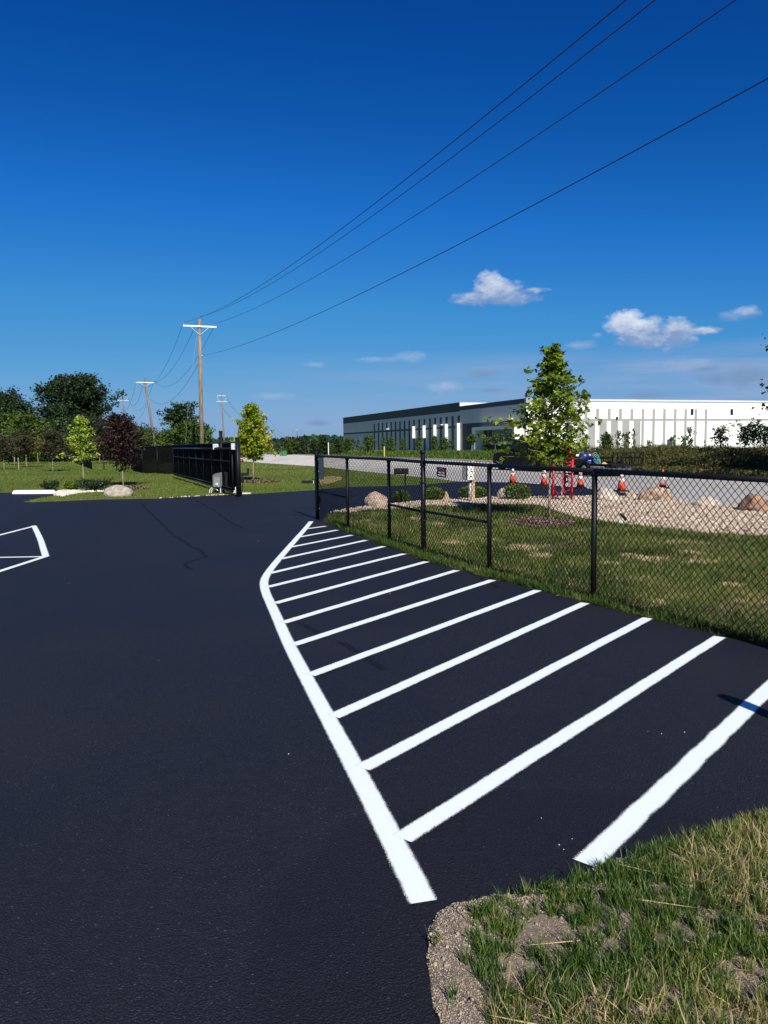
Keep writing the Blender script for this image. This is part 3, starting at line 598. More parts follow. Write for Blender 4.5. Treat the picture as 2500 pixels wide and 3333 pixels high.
# ================================================================ FENCES
def chainlink(name, p0, p1, z0, h0, h1, parent, c=.036, r=.0032, n=3, tips=True):
    p0 = Vector(p0[:2]); p1 = Vector(p1[:2]); L_ = (p1-p0).length; d = (p1-p0)/L_; K = int(L_/c); nz = int(min(h0, h1)/c); A = []; B = []
    for k in range(K):
        j = np.arange(nz+1); x = (k+((j+k) % 2))*c; z = z0+j*(h0+(h1-h0)*k/K)/nz
        A.append(np.stack([x[:-1], z[:-1]], 1)); B.append(np.stack([x[1:], z[1:]], 1))
        if tips:
            xt = x[-1]; A.append(np.array([[xt, z[-1]]])); B.append(np.array([[xt+((-1)**k)*c*.35, z[-1]+.035]]))
    A = np.concatenate(A); B = np.concatenate(B); N_ = len(A)
    off = np.where(rng.uniform(0, 1, N_) < .5, .0012, -.0012)
    def W_(Q, o_): return np.stack([p0.x+d.x*Q[:, 0]-d.y*o_, p0.y+d.y*Q[:, 0]+d.x*o_, Q[:, 1]], 1)
    a = W_(A, off); b = W_(B, off); ax = b-a; ax /= np.linalg.norm(ax, axis=1)[:, None]
    e1 = np.tile([-d.y, d.x, 0], (N_, 1)); e2 = np.cross(ax, e1)
    V = []; 
    for P_ in (a, b):
        for k in range(n):
            t = 2*math.pi*k/n; V.append(P_+(e1*math.cos(t)+e2*math.sin(t))*r)
    V = np.stack(V, 1).reshape(-1, 3)
    if parent in BASE: V = V-np.array(BASE[parent])
    f = np.array([(k, (k+1) % n, n+(k+1) % n, n+k) for k in range(n)]); F = (f[None]+(np.arange(N_)*2*n)[:, None, None]).reshape(-1, 4)
    me = bpy.data.meshes.new(name); me.vertices.add(len(V)); me.vertices.foreach_set('co', V.astype(np.float32).ravel())
    me.loops.add(F.size); me.loops.foreach_set('vertex_index', F.astype(np.int32).ravel()); me.polygons.add(len(F)); me.polygons.foreach_set('loop_start', np.arange(0, F.size, 4, dtype=np.int32))
    me.update(calc_edges=True); return link(name, me, M_WIRE, parent)
def post(parent, x, y, h, r, cap=False, name='post'):
    b = MB().tube([(x, y, -.02), (x, y, h)], r, 14)
    p = b.build(name, M_BLACK, parent, smooth=True)
    if cap: MB().lathe([(r*1.18, -.03), (r*1.18, .0), (r*1.0, .014), (r*.5, .02)], (x, y, h), 14).build('cap', M_BLACK, p, smooth=True)
    return p
FP = [(-1.436, 16.547), (-.677, 14.323), (.084, 12.484), (.571, 11.132), (1.309, 9.524), (2.105, 7.671), (2.99, 5.60), (3.78, 3.75)]
FH = [1.375, 1.372, 1.362, 1.345, 1.33, 1.315, 1.30, 1.28]
fn = thing('chain_link_fence', 'near black chain link fence running beside the white hatched stripes', 'fence', (FP[0][0], FP[0][1], 0))
for i, (p, h) in enumerate(zip(FP, FH)):
    term = i in (0, 3); post(fn, p[0], p[1], h+(.15 if term else -.02), .042 if i == 0 else .036 if term else .028, cap=True)
for i in range(len(FP)-1):
    a, b = FP[i], FP[i+1]
    MB().tube([(*a, FH[i]), (*b, FH[i+1])], .024, 12).build('top_rail', M_BLACK, fn, smooth=True)
    chainlink('wire_mesh', a, b, .04, FH[i]-.035, FH[i+1]-.035, fn)
for i in (0, 2, 3):
    a, b = FP[i], FP[i+1]; MB().tube([(*a, .63), (*b, .62)], .019, 10).build('brace_rail', M_BLACK, fn, smooth=True)
for i in (0, 3):
    for z in (.25, .5, .8, 1.05, 1.3):
        x, y = FP[i]; MB().lathe([(.048, -.012), (.048, .012)], (x, y, z), 12).build('tension_band', M_BLACK, fn)
        MB().box((x+.04, y-.03, z), (.02, .012, .014)).build('band_bolt', M_GALV, fn)
# latch arm and small reader on the gate post
MB().box((-1.61, 16.50, .825), (.30, .05, .062)).build('latch_arm', M_BLACK, fn, bevel=.004)
MB().box((-1.50, 16.48, .825), (.014, .056, .066)).build('latch_bracket', M_GALV, fn)
MB().box((-1.36, 16.42, .45), (.07, .06, .13)).build('sensor_box', M_BLACK, fn, bevel=.006)
MB().tube([(-1.40, 16.50, .85), (-1.33, 16.46, .7), (-1.36, 16.44, .5)], .008, 6).build('sensor_cable', M_BLACK, fn)

# post outside the frame on the right whose shadow crosses the bay line
sp = thing('bollard', 'black round topped bollard standing on the grass at the right', 'bollard', (2.66, 3.02, 0))
MB().lathe([(.052, 0), (.052, 1.22), (.046, 1.26), (.032, 1.29), (.012, 1.3)], (2.66, 3.02, .0), 18).build('post', M_BLACK, sp, smooth=True)

# warning sign on the fence
def text(body, size, m, parent, origin, right, up, name='lettering', ext=.0015, align='CENTER'):
    cu = bpy.data.curves.new(name, 'FONT'); cu.body = body; cu.size = size; cu.extrude = ext; cu.align_x = align; cu.align_y = 'CENTER'
    o = bpy.data.objects.new('tmp', cu); me = bpy.data.meshes.new_from_object(o); bpy.data.objects.remove(o)
    right = Vector(right).normalized(); up = Vector(up).normalized(); nn = right.cross(up)
    M_ = Matrix(((right.x, up.x, nn.x, origin[0]), (right.y, up.y, nn.y, origin[1]), (right.z, up.z, nn.z, origin[2]), (0, 0, 0, 1))); me.transform(M_)
    me.name = name; return link(name, me, m, parent, shift=True)
fd = (Vector(FP[4])-Vector(FP[3])).normalized(); fd3 = Vector((fd.x, fd.y, -.04)); up3 = Vector((0.03, 0, 1))
c0 = P(1437, 1537, 10.95); sx, sy = FP[3][0]+fd.x*.42, FP[3][1]+fd.y*.42
d_ = ray(1437, 1537); A_ = np.array([[d_[0], -fd.x], [d_[1], -fd.y]]); t_, l_ = np.linalg.solve(A_, np.array(FP[3])); sc_ = Vector((d_[0]*t_, d_[1]*t_, CAMH+d_[2]*t_))
nf = Vector((fd.y, -fd.x, 0)); nf = nf if nf.dot(-sc_) > 0 else -nf
sg = thing('warning_sign', 'small black and red lettered sign wired to the near fence', 'sign', tuple(sc_))
ang = math.atan2(fd.y, fd.x)
W_S = .235
MB().box(sc_, (W_S+.03, .004, .135), M=Matrix.Rotation(ang, 4, 'Z') @ Matrix.Rotation(R(2), 4, 'Y')).build('panel', M_CONEB, sg)
def so_(v, n_=.004): return sc_+nf*n_+Vector((0, 0, v))
MB().box(so_(.025, .0025), (W_S+.01, .004, .060), rz=ang).build('red_band', M_SIGNRED, sg)
rt = fd3 if fd3.cross(Vector((0, 0, 1))).dot(nf) > 0 else -fd3
text('THIS AREA IS', .019, M_WHITE, sg, so_(.054, .005), rt, (0, 0, 1)); text('UNDER 24 HR', .026, M_REFL, sg, so_(.030, .006), rt, (0, 0, 1))
text('FULL TIME', .038, M_WHITE, sg, so_(-.006, .005), rt, (0, 0, 1)); text('MONITORING', .031, M_WHITE, sg, so_(-.043, .005), rt, (0, 0, 1))

# sliding gate and its end posts
GP = Vector((-4.60, 24.36)); GD = U
def gp(s, off=0): q = GP+GD*s+Vector((GD.y, -GD.x))*off; return (q.x, q.y)
gt = thing('sliding_gate', 'long black chain link sliding gate standing open on the left lawn', 'gate', (GP.x, GP.y, 0))
a, b = gp(.4, -.10), gp(17.0, -.10)
for z, rr, nm in ((1.54, .03, 'top_rail'), (1.12, .018, 'middle_rail'), (.16, .03, 'bottom_rail'), (.26, .022, 'track_rail')):
    MB().tube([(*a, z), (*b, z)], rr, 8).build(nm, M_GLINT, gt, smooth=True)
for s_ in np.linspace(.4, 17, 9):
    q = gp(s_, -.10); MB().tube([(*q, .16), (*q, 1.54)], .026, 8).build('upright', M_BLACK, gt, smooth=True)
for i in range(8):
    s0, s1 = np.linspace(.4, 17, 9)[i:i+2]; z0, z1 = (.2, 1.5) if i % 2 else (1.5, .2)
    MB().tube([(*gp(s0, -.10), z0), (*gp(s1, -.10), z1)], .009, 6).build('truss_rod', M_BLACK, gt)
chainlink('wire_mesh', a, b, .18, 1.34, 1.34, gt, c=.03, r=.003, tips=False)
q = P(748, 1474, gp(.9)[1]); MB().box(q, (.13, .01, .13), M=Matrix.Rotation(ang, 4, 'Z') @ Matrix.Rotation(R(45), 4, 'Y')).build('caution_plate', M_AMBER, gt)
# support posts with rollers
gs = thing('gate_support_frame', 'black gate posts with white roller brackets at the open gate end', 'gate posts', (GP.x, GP.y, 0))
for (px, py, top) in ((772, 1618, 1424), (691, 1590, 1421)):
    if px == 772: q = GP; hh = 1.87
    else: q = Vector(gp(3.6, .10)); hh = 1.87+.28
    post(gs, q.x, q.y, hh, .06, cap=True)
for s_, in ((.15,), (3.75,)):
    q = Vector(gp(s_, .02)); s2 = 1.0
    bk = MB(); bk.box((q.x-.10, q.y, 1.60), (.17, .10, .20)); bk.box((q.x-.02, q.y-.02, 1.63), (.08, .14, .10)); bk.build('roller_bracket', M_GALV, gs, bevel=.01)
q = Vector(G(770, 1607)); MB().box((q.x, q.y, .12), (.08, .12, .22)).box((q.x-.09, q.y, .07), (.14, .10, .09)).box((q.x+.07, q.y-.02, .13), (.08, .10, .12)).build('roller_bracket', M_GALV, gs, bevel=.01)
q = Vector(G(797, 1608)); MB().lathe([(.22, 0), (.22, .03), (.18, .05)], (q.x, q.y, 0), 20).build('concrete_footing', M_KERB, gs, smooth=True)
rb = MB(); rb.box((GP.x+.20, GP.y-.02, .72), (.28, .06, .09)); rb.box((GP.x+.32, GP.y-.02, .84), (.06, .06, .16)); rb.box((GP.x+.14, GP.y-.02, .55), (.08, .08, .2)); rb.build('catch_arm', M_BLACK, gs, bevel=.005)
MB().tube([(GP.x+.16, GP.y-.04, .6), (GP.x+.13, GP.y-.05, .3), (GP.x+.10, GP.y-.05, .05)], .012, 6).build('cable', M_BLACK, gs)
lb = MB().box((GP.x+.13, GP.y-.03, 1.16), (.09, .06, .075)).build('warning_light', M_BLACK, gs, bevel=.008); MB().box((GP.x+.13, GP.y-.065, 1.16), (.05, .012, .04)).build('red_lens', M_SIGNRED, lb)
# gate operator
qx, qy = G(717, 1604)
op = thing('gate_operator', 'grey gate motor box on a short post beside the sliding gate', 'gate motor', (qx, qy, 0), R(-12))
MB().box((0, 0, .22), (.10, .10, .44)).build('pedestal', M_BLACK, op, shift=False)
MB().prism([(-.21, .22), (.12, .20), (.21, .20), (.23, .70), (.19, .73), (-.13, .67), (-.21, .60)], -.16, .16).build('housing', M_GBOX, op, shift=False, bevel=.02)
MB().prism([(-.17, .21), (.06, .20), (.07, .50), (.03, .55), (-.16, .55)], -.168, -.12).build('front_cover', M_GBOX2, op, shift=False, bevel=.012)
MB().lathe([(.055, 0), (.055, .02), (.04, .035)], (0, 0, 0), 14).build('release_knob', M_GALV, op, shift=False).matrix_local = Matrix.Translation((-.04, -.175, .30)) @ Matrix.Rotation(R(90), 4, 'X')
for dx in (.06, .12):
    MB().tube([(dx, -.10, 0), (dx, -.10, .21)], .016, 8).build('conduit', M_PVC, op, shift=False)
for dx, h in ((-.38, .17), (-.31, .15)):
    MB().tube([(dx, -.05, 0), (dx+.02, -.05, h*.7), (dx+.08, -.05, h), (dx+.20, -.05, h), (-.06, -.05, .08)], .016, 8).build('conduit', M_PVC, op, shift=False)

# the fixed black fence behind the gate
lf = thing('chain_link_fence', 'far black chain link fence behind the gate, bending left across the lawn', 'fence', (-12.5, 46, 0))
LP = [gp(1.0, .25), gp(8, .25), (-12.4, 45.6), (-15.2, 48.6), (-17.0, 52.5), (-18.6, 57)]; LH = [1.72, 1.72, 1.72, 1.62, 1.45, 1.30]
for i in range(len(LP)-1):
    a, b = LP[i], LP[i+1]; MB().tube([(*a, LH[i]), (*b, LH[i+1])], .028, 8).build('top_rail', M_BLACK, lf, smooth=True)
    chainlink('wire_mesh', a, b, .05, LH[i]-.06, LH[i+1]-.06, lf, c=.030, r=.0115, tips=False)
    k = max(1, int((Vector(b)-Vector(a)).length/1.5))
    for j in range(k):
        q = Vector(a).lerp(Vector(b), j/k); post(lf, q.x, q.y, LH[i]+(LH[i+1]-LH[i])*j/k, .032)
post(lf, *LP[-1], LH[-1], .035)
lf2 = thing('chain_link_fence', 'distant low black chain link fence across the lawn behind the purple tree', 'fence', (-21, 57, 0))
F2 = [(-18.7, 57.2), G(380, 1529), G(339, 1529.5), G(299, 1529)]
for a, b in zip(F2, F2[1:]): MB().tube([(*a, .80), (*b, .80)], .025, 6).build('top_rail', M_BLACK, lf2)
for q in F2: post(lf2, *q, .85 if q != F2[2] else 1.1, .035)
e = G(240, 1504.5); MB().tube([(*F2[3], .85), (*e, .95)], .03, 6).build('top_rail', M_BLACK, lf2)
chainlink('wire_mesh', F2[3], e, .03, .8, .9, lf2, c=.06, r=.007, tips=False)
for j in range(9):
    q = Vector(F2[3]).lerp(Vector(e), j/9); post(lf2, q.x, q.y, .85, .035)
F3 = [e]+[G(px, py) for px, py in ((168, 1506), (98, 1507.5), (28, 1509), (-60, 1511))]
for a, b in zip(F3, F3[1:]): MB().tube([(*a, .78 if a == e else .9), (*b, .9)], .022, 6).build('top_rail', M_BLACK, lf2)
for q in F3[1:]: post(lf2, *q, .95, .05)

# ================================================================ UTILITY POLES AND WIRES
ARM = Vector((NR.x, NR.y, 0))
def pole(label, base, h, lean=(0, 0), kind='single', r=.16, arm_dir=None, m=M_POLE, group='wooden utility poles'):
    t = thing('utility_pole', label, 'utility pole', (base[0], base[1], 0), group=group)
    b0 = Vector((base[0], base[1], -.1)); top = Vector((base[0]+lean[0], base[1]+lean[1], h)); ax = (top-b0).normalized(); A_ = arm_dir or ARM
    MB().tube([b0, b0.lerp(top, .5), top], [r, r*.86, r*.7], 12).build('pole_shaft', m, t, smooth=True)
    pts = []
    def at(z): return b0+(top-b0)*((z+.1)/(h+.1))
    def arm(z, l, heavy=True):
        c = at(z)+Vector((A_.y, -A_.x, 0))*r*.9; ca = MB().bar(c-A_*l, c+A_*l, .10 if heavy else .07, .12 if heavy else .075).build('crossarm', M_ARM, t)
        if heavy:
            for s_ in (-1, 1): MB().bar(c+A_*s_*l*.55-Vector((0, 0, .05)), at(z-.62)+Vector((A_.y, -A_.x, 0))*r, .035, .02).build('arm_brace', M_ARM, t)
        return c
    def ins(p):
        MB().lathe([(.03, 0), (.05, .03), (.035, .06), (.055, .09), (.04, .13), (.02, .18)], p, 10).build('insulator', M_GBOX2, t, smooth=True); return p+Vector((0, 0, .19))
    if kind == 'single':
        c = arm(h-.52, 1.22); pts = [ins(c-A_*1.15+Vector((0, 0, .06))), ins(top-Vector((0, 0, .02))), ins(c+A_*1.15+Vector((0, 0, .06)))]
        n_ = at(h-2.62)+A_*.22; MB().bar(at(h-2.62), n_, .05).build('neutral_bracket', M_GALV, t); pts.append(n_)
        MB().lathe([(r*.95, -.08), (r*1.0, .08)], at(h-.52), 12).build('pole_band', M_BLACK, t)
    else:
        c = arm(h-.6, .9, False); d_2 = arm(h-1.9, 1.25, False); pts = [ins(d_2-A_*1.15+Vector((0, 0, .05))), ins(c+A_*.8), ins(d_2+A_*1.15+Vector((0, 0, .05))), at(h-3.2)]
        MB().tube([c+A_*.8+Vector((0, 0, .1)), c+A_*1.1-Vector((0, 0, .5)), d_2+A_*.5], .02, 5).build('jumper_wire', M_ARM, t)
        MB().tube([c-A_*.8+Vector((0, 0, .1)), c-A_*1.0-Vector((0, 0, .4)), d_2-A_*.5], .02, 5).build('jumper_wire', M_ARM, t)
    return pts, t
def catenary(label, a, b, sag, r=.012, group=None, n=40, name='power_line'):
    a = Vector(a); b = Vector(b); o = MB().tube([a.lerp(b, i/n)-Vector((0, 0, 4*sag*(i/n)*(1-i/n))) for i in range(n+1)], r, 5).build(name, M_CABLE, None)
    tag(o, label, 'power line', group); return o
p1, t1 = pole('tall wooden utility pole behind the gate, nearest to the camera', (-13.64, 58), 11.0, (.14, 0), r=.17)
U3 = Vector((U.x, U.y, 0))
p0 = [Vector(q)-U3*96+Vector((0, 0, dz)) for q, dz in zip(p1, (.2, .3, .2, .2))]
nm = ['cable from the left end of the nearest crossarm up to the frame top', 'cable from the top of the nearest pole up to the frame top', 'cable from the right end of the nearest crossarm up to the frame top', 'lowest cable from the nearest pole to the right frame edge']
for a, b, l_, sg_ in zip(p1, p0, nm, (3.0, 2.88, 2.42, 2.05)): catenary(l_, a, b, sg_, .0095, 'cables overhead from the nearest pole', 70)
# second, leaning pole and the ones behind it
b2 = P(506, 1456, 108); t2 = P(470, 1233, 108)
gx2 = b2.x+(b2.x-t2.x)*(b2.z/(t2.z-b2.z))
p2, _ = pole('leaning utility pole rising from behind the far black fence', (gx2, 108), t2.z, (t2.x-gx2, 0), r=.19, m=M_POLE2)
ll = ['left', 'middle', 'right', 'lowest']
for i, (a, b) in enumerate(zip(p1, p2)): catenary('%s drooping cable between the nearest pole and the leaning pole' % ll[i], a, b, (2.4, 2.2, 2.3, 2.0)[i], .013, 'cables between nearest and leaning poles')
t3 = P(398.6, 1274.5, 165); p3, _ = pole('double armed utility pole above the purple tree', (t3.x+.4, 165), t3.z, (-.4, 0), 'double', .2, m=M_POLE2)
for i, (a, b) in enumerate(zip(p2, p3)): catenary('%s cable between the leaning pole and the double armed pole' % ll[i], a, b, 3.2, .015, 'cables between leaning and double armed poles')
t4 = P(719.5, 1279, 172); p4, _ = pole('double armed utility pole above the open gate end', (t4.x+.5, 172), t4.z, (-.45, 0), 'double', .19, m=M_POLE2)
t5 = P(852, 1342, 270); p5, _ = pole('distant utility pole just right of the yellow green maple', (t5.x+.6, 270), t5.z, (-.6, 0), 'single', .2, m=M_POLE2)
t6 = P(966, 1396, 480); p6, _ = pole('distant utility pole over the row of trees left of the warehouse', (t6.x+1, 480), t6.z, (-.9, 0), 'single', .24, m=M_POLE2)
t7 = P(1048.5, 1411, 640); p7, _ = pole('very distant utility pole left of the blue topped marker post', (t7.x, 640), t7.z, (0, 0), 'single', .24, m=M_POLE2)
t8 = P(1112, 1425, 800); p8, _ = pole('farthest utility pole at the left edge of the warehouse', (t8.x, 800), t8.z, (0, 0), 'single', .26, m=M_POLE2)
for i in range(4): catenary('%s cable from the pole above the gate towards the yellow green maple' % ll[i], p4[i], p5[i], 4, .020, 'cables above the gate')
for i in (0, 2, 3): catenary('%s cable from the maple pole to the pole over the far tree row' % ll[i], p5[i], p6[i], 6.5, .028, 'cables over the far tree row')
for i in (0, 2): catenary('%s cable from the tree row pole to the very distant pole' % ll[i], p6[i], p7[i], 4.5, .034, 'farthest cables')
o = MB().tube([P(642, 1085, 58), P(632, 1155, 57.2), P(617, 1250, 56.5), P(604, 1440, 55)], [.014, .014, .005, .005], 5).build('guy_wire', M_GBOX2); tag(o, 'thin guy wire slanting down from the nearest utility pole', 'guy wire')

# ================================================================ WAREHOUSE
CN = np.array([27.4, 149.]); DL = np.array([-.328, .9447]); DL /= np.linalg.norm(DL); DR = np.array([.9447, .328]); DR /= np.linalg.norm(DR)
def on_wall(px, py, D):
    d = ray(px, py); A_ = np.array([[d[0], -D[0]], [d[1], -D[1]]]); t, s = np.linalg.solve(A_, CN); return s, CAMH+d[2]*t
NL = np.array([-DL[1], DL[0]]); NL = NL if NL @ (-CN) > 0 else -NL       # outward normals
NRt = np.array([-DR[1], DR[0]]); NRt = NRt if NRt @ (-CN) > 0 else -NRt
wh = thing('warehouse', 'long grey and white warehouse with slate stripes across the road', 'warehouse', (27.4, 149, 0))
def wbox(D, Nn, s0, s1, z0, z1, out, deep=.05):
    a = CN+D*s0; b = CN+D*s1; vs = []
    for z in (z0, z1):
        for q, o_ in ((a, out), (b, out), (b, -deep), (a, -deep)): p = q+Nn*o_; vs.append((p[0], p[1], z))
    m = MB(); m.add(vs, [(3, 2, 1, 0), (4, 5, 6, 7), (0, 1, 5, 4), (1, 2, 6, 5), (2, 3, 7, 6), (3, 0, 4, 7)]); return m
def wpart(name, D, Nn, s0, s1, z0, z1, out, m, parent=None, deep=.05): return wbox(D, Nn, s0, s1, z0, z1, out, deep).build(name, m, parent or wh)
sL, zL = on_wall(1117, 1360, DL); sM, zM = on_wall(1496, 1310, DL); _, zLow = on_wall(1497, 1322, DL); _, zC = on_wall(1711, 1298, DL)
HT = (zL+zM)/2; HL_ = (zLow+zC)/2
back = CN+DL*sL; 
# main volume
def block(s0, s1, h, name, m=M_WALLG):
    a = CN+DL*s0; b = CN+DL*s1; vs = []
    for z in (-1, h):
        for q in (a, b, b+DR*110, a+DR*110): vs.append((q[0], q[1], z))
    mb = MB(); mb.add(vs, [(3, 2, 1, 0), (4, 5, 6, 7), (0, 1, 5, 4), (1, 2, 6, 5), (2, 3, 7, 6), (3, 0, 4, 7)]); return mb.build(name, m, wh)
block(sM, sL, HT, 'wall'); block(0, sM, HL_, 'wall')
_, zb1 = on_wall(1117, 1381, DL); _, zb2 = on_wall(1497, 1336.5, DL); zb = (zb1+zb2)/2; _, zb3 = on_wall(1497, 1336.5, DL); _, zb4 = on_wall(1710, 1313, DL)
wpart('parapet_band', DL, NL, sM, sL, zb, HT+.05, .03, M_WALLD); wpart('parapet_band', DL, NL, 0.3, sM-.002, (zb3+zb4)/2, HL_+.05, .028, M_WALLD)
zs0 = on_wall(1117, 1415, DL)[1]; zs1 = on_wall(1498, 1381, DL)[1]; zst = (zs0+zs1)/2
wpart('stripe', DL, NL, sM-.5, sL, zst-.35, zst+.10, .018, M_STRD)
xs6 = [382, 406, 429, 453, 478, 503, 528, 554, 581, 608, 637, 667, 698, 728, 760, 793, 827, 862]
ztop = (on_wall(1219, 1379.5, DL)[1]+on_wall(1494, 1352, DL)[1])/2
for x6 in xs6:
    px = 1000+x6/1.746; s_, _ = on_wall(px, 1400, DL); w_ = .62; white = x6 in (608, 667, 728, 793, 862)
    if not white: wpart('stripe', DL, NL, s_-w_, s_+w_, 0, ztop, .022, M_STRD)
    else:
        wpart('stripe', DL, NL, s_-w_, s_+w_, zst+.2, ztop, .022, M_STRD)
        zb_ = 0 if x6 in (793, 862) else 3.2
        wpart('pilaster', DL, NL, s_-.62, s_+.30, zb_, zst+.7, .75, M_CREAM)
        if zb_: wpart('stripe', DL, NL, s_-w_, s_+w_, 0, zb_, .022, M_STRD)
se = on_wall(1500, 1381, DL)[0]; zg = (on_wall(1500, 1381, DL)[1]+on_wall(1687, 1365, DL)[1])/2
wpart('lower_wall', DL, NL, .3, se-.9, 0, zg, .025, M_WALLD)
# entrance recess with frame, glazing, sill
s0 = on_wall(1566, 1391, DL)[0]; zf = on_wall(1566, 1391, DL)[1]; ez = zf
wpart('entrance_frame', DL, NL, s0-1.4, s0, 0, ez, 2.2, M_WALLW); wpart('entrance_frame', DL, NL, 1., s0-1.4, ez-.7, ez, 2.2, M_WALLW); wpart('entrance_frame', DL, NL, .3, 1.0, 0, ez, 2.2, M_WALLW)
zw = on_wall(1621, 1438, DL)[1]
gl = wpart('entrance_glazing', DL, NL, 1., s0-1.45, zw, ez-.75, .09, M_GLASS)
for k in range(9):
    q = 1.+(s0-2.6)*k/8; wpart('mullion', DL, NL, q, q+.16, zw, ez-.75, .16, M_WALLG, gl)
wpart('mullion', DL, NL, 1., s0-1.5, (zw+ez)/2-.6, (zw+ez)/2-.5, .14, M_WALLG, gl)
wpart('sill', DL, NL, 1., s0-3.2, zw-.55, zw-.003, 1.2, M_WALLW)
for k in range(3): wpart('doorway', DL, NL, 1.5+k*4., 4.2+k*4., 0, zw-.7, .10, M_DARK)
for px, py in ((1443, 1382), (1265, 1396), (1665, 1362)):
    s_, z_ = on_wall(px, py, DL); wpart('wall_light', DL, NL, s_-.5, s_+.5, z_-.12, z_+.05, .9, M_WALLW)
s_, z_ = on_wall(1545, 1454, DL); wpart('wall_sign', DL, NL, s_-.3, s_+.3, z_-.5, z_+.4, .09, M_WALLG)
# front (right) wall: white with light grey stripes
hR = (on_wall(1910, 1307, DR)[1]+on_wall(2500, 1314, DR)[1])/2; sT = on_wall(1910, 1307, DR)[0]
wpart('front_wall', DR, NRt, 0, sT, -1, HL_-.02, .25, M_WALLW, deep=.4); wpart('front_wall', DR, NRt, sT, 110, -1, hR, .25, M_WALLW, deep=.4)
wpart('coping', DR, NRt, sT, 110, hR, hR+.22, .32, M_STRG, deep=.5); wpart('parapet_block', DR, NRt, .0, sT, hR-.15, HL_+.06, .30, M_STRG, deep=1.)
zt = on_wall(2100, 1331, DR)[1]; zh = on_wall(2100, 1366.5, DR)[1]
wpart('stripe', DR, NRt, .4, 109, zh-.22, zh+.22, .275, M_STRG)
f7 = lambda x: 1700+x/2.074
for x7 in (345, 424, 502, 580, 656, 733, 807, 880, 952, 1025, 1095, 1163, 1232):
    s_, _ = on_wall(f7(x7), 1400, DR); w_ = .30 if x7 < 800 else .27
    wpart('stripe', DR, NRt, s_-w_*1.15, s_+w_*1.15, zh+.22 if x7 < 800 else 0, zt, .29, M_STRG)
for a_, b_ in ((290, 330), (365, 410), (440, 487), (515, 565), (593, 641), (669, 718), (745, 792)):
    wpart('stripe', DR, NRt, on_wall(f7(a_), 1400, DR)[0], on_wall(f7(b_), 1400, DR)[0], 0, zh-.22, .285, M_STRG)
zwa, zwb = on_wall(2249, 1351, DR)[1], on_wall(2249, 1331, DR)[1]
for a_, b_ in ((1131, 1149), (1399, 1417), (1653, 1672)):
    fr = wpart('window', DR, NRt, on_wall(f7(a_), 1340, DR)[0], on_wall(f7(b_), 1340, DR)[0], zwa, zwb, .30, M_DARK)
    s_ = on_wall(f7((a_+b_)/2), 1340, DR)[0]; wpart('pane', DR, NRt, s_-.35, s_+.35, zwa+.1, zwb-.1, .31, M_GLASS, fr)
s_, z_ = on_wall(f7(985), 1438, DR); wpart('louvre_grille', DR, NRt, s_-.5, s_+.7, z_-.6, z_+.5, .33, M_TEALBOX)
s_, z_ = on_wall(f7(631), 1362, DR); wpart('wall_light', DR, NRt, s_-.15, s_+.15, z_-.2, z_+.3, .6, M_BLACK)

for k in range(1, 15): wpart('panel_joint', DL, NL, k*(sL/15)-.03, k*(sL/15)+.03, 0, zst-.36, .012, M_STRD)
# ================================================================ TREES
def leafmat(name, ts, tr=.3, rough=.55): return mat(name, ts[1], rough=rough, spec=.3, transl=tr, tint=ts)
LM = {
 'maple': leafmat('maple_leaves', [(.024, .055, .007), (.095, .155, .014), (.24, .33, .026), (.42, .44, .038)], .4),
 'gold': leafmat('golden_green_leaves', [(.08, .14, .010), (.20, .29, .018), (.38, .45, .03), (.58, .36, .03)], .35),
 'lime': leafmat('lime_leaves', [(.11, .19, .02), (.24, .35, .035), (.38, .47, .07), (.58, .46, .07)], .35),
 'purple': leafmat('purple_leaves', [(.009, .005, .006), (.020, .009, .010), (.040, .018, .016), (.065, .026, .022)], .15),
 'brown': leafmat('bronze_leaves', [(.020, .022, .010), (.042, .042, .018), (.072, .066, .030), (.10, .085, .040)], .2),
 'dark': leafmat('dark_tree_leaves', [(.012, .026, .009), (.020, .040, .013), (.030, .056, .018), (.045, .075, .024)], .2),
 'mid': leafmat('green_tree_leaves', [(.018, .042, .008), (.040, .080, .012), (.085, .14, .022), (.15, .20, .03)], .25),
 'conif': leafmat('conifer_needles', [(.012, .026, .010), (.022, .045, .014), (.040, .070, .020), (.07, .10, .03)], .1),
}
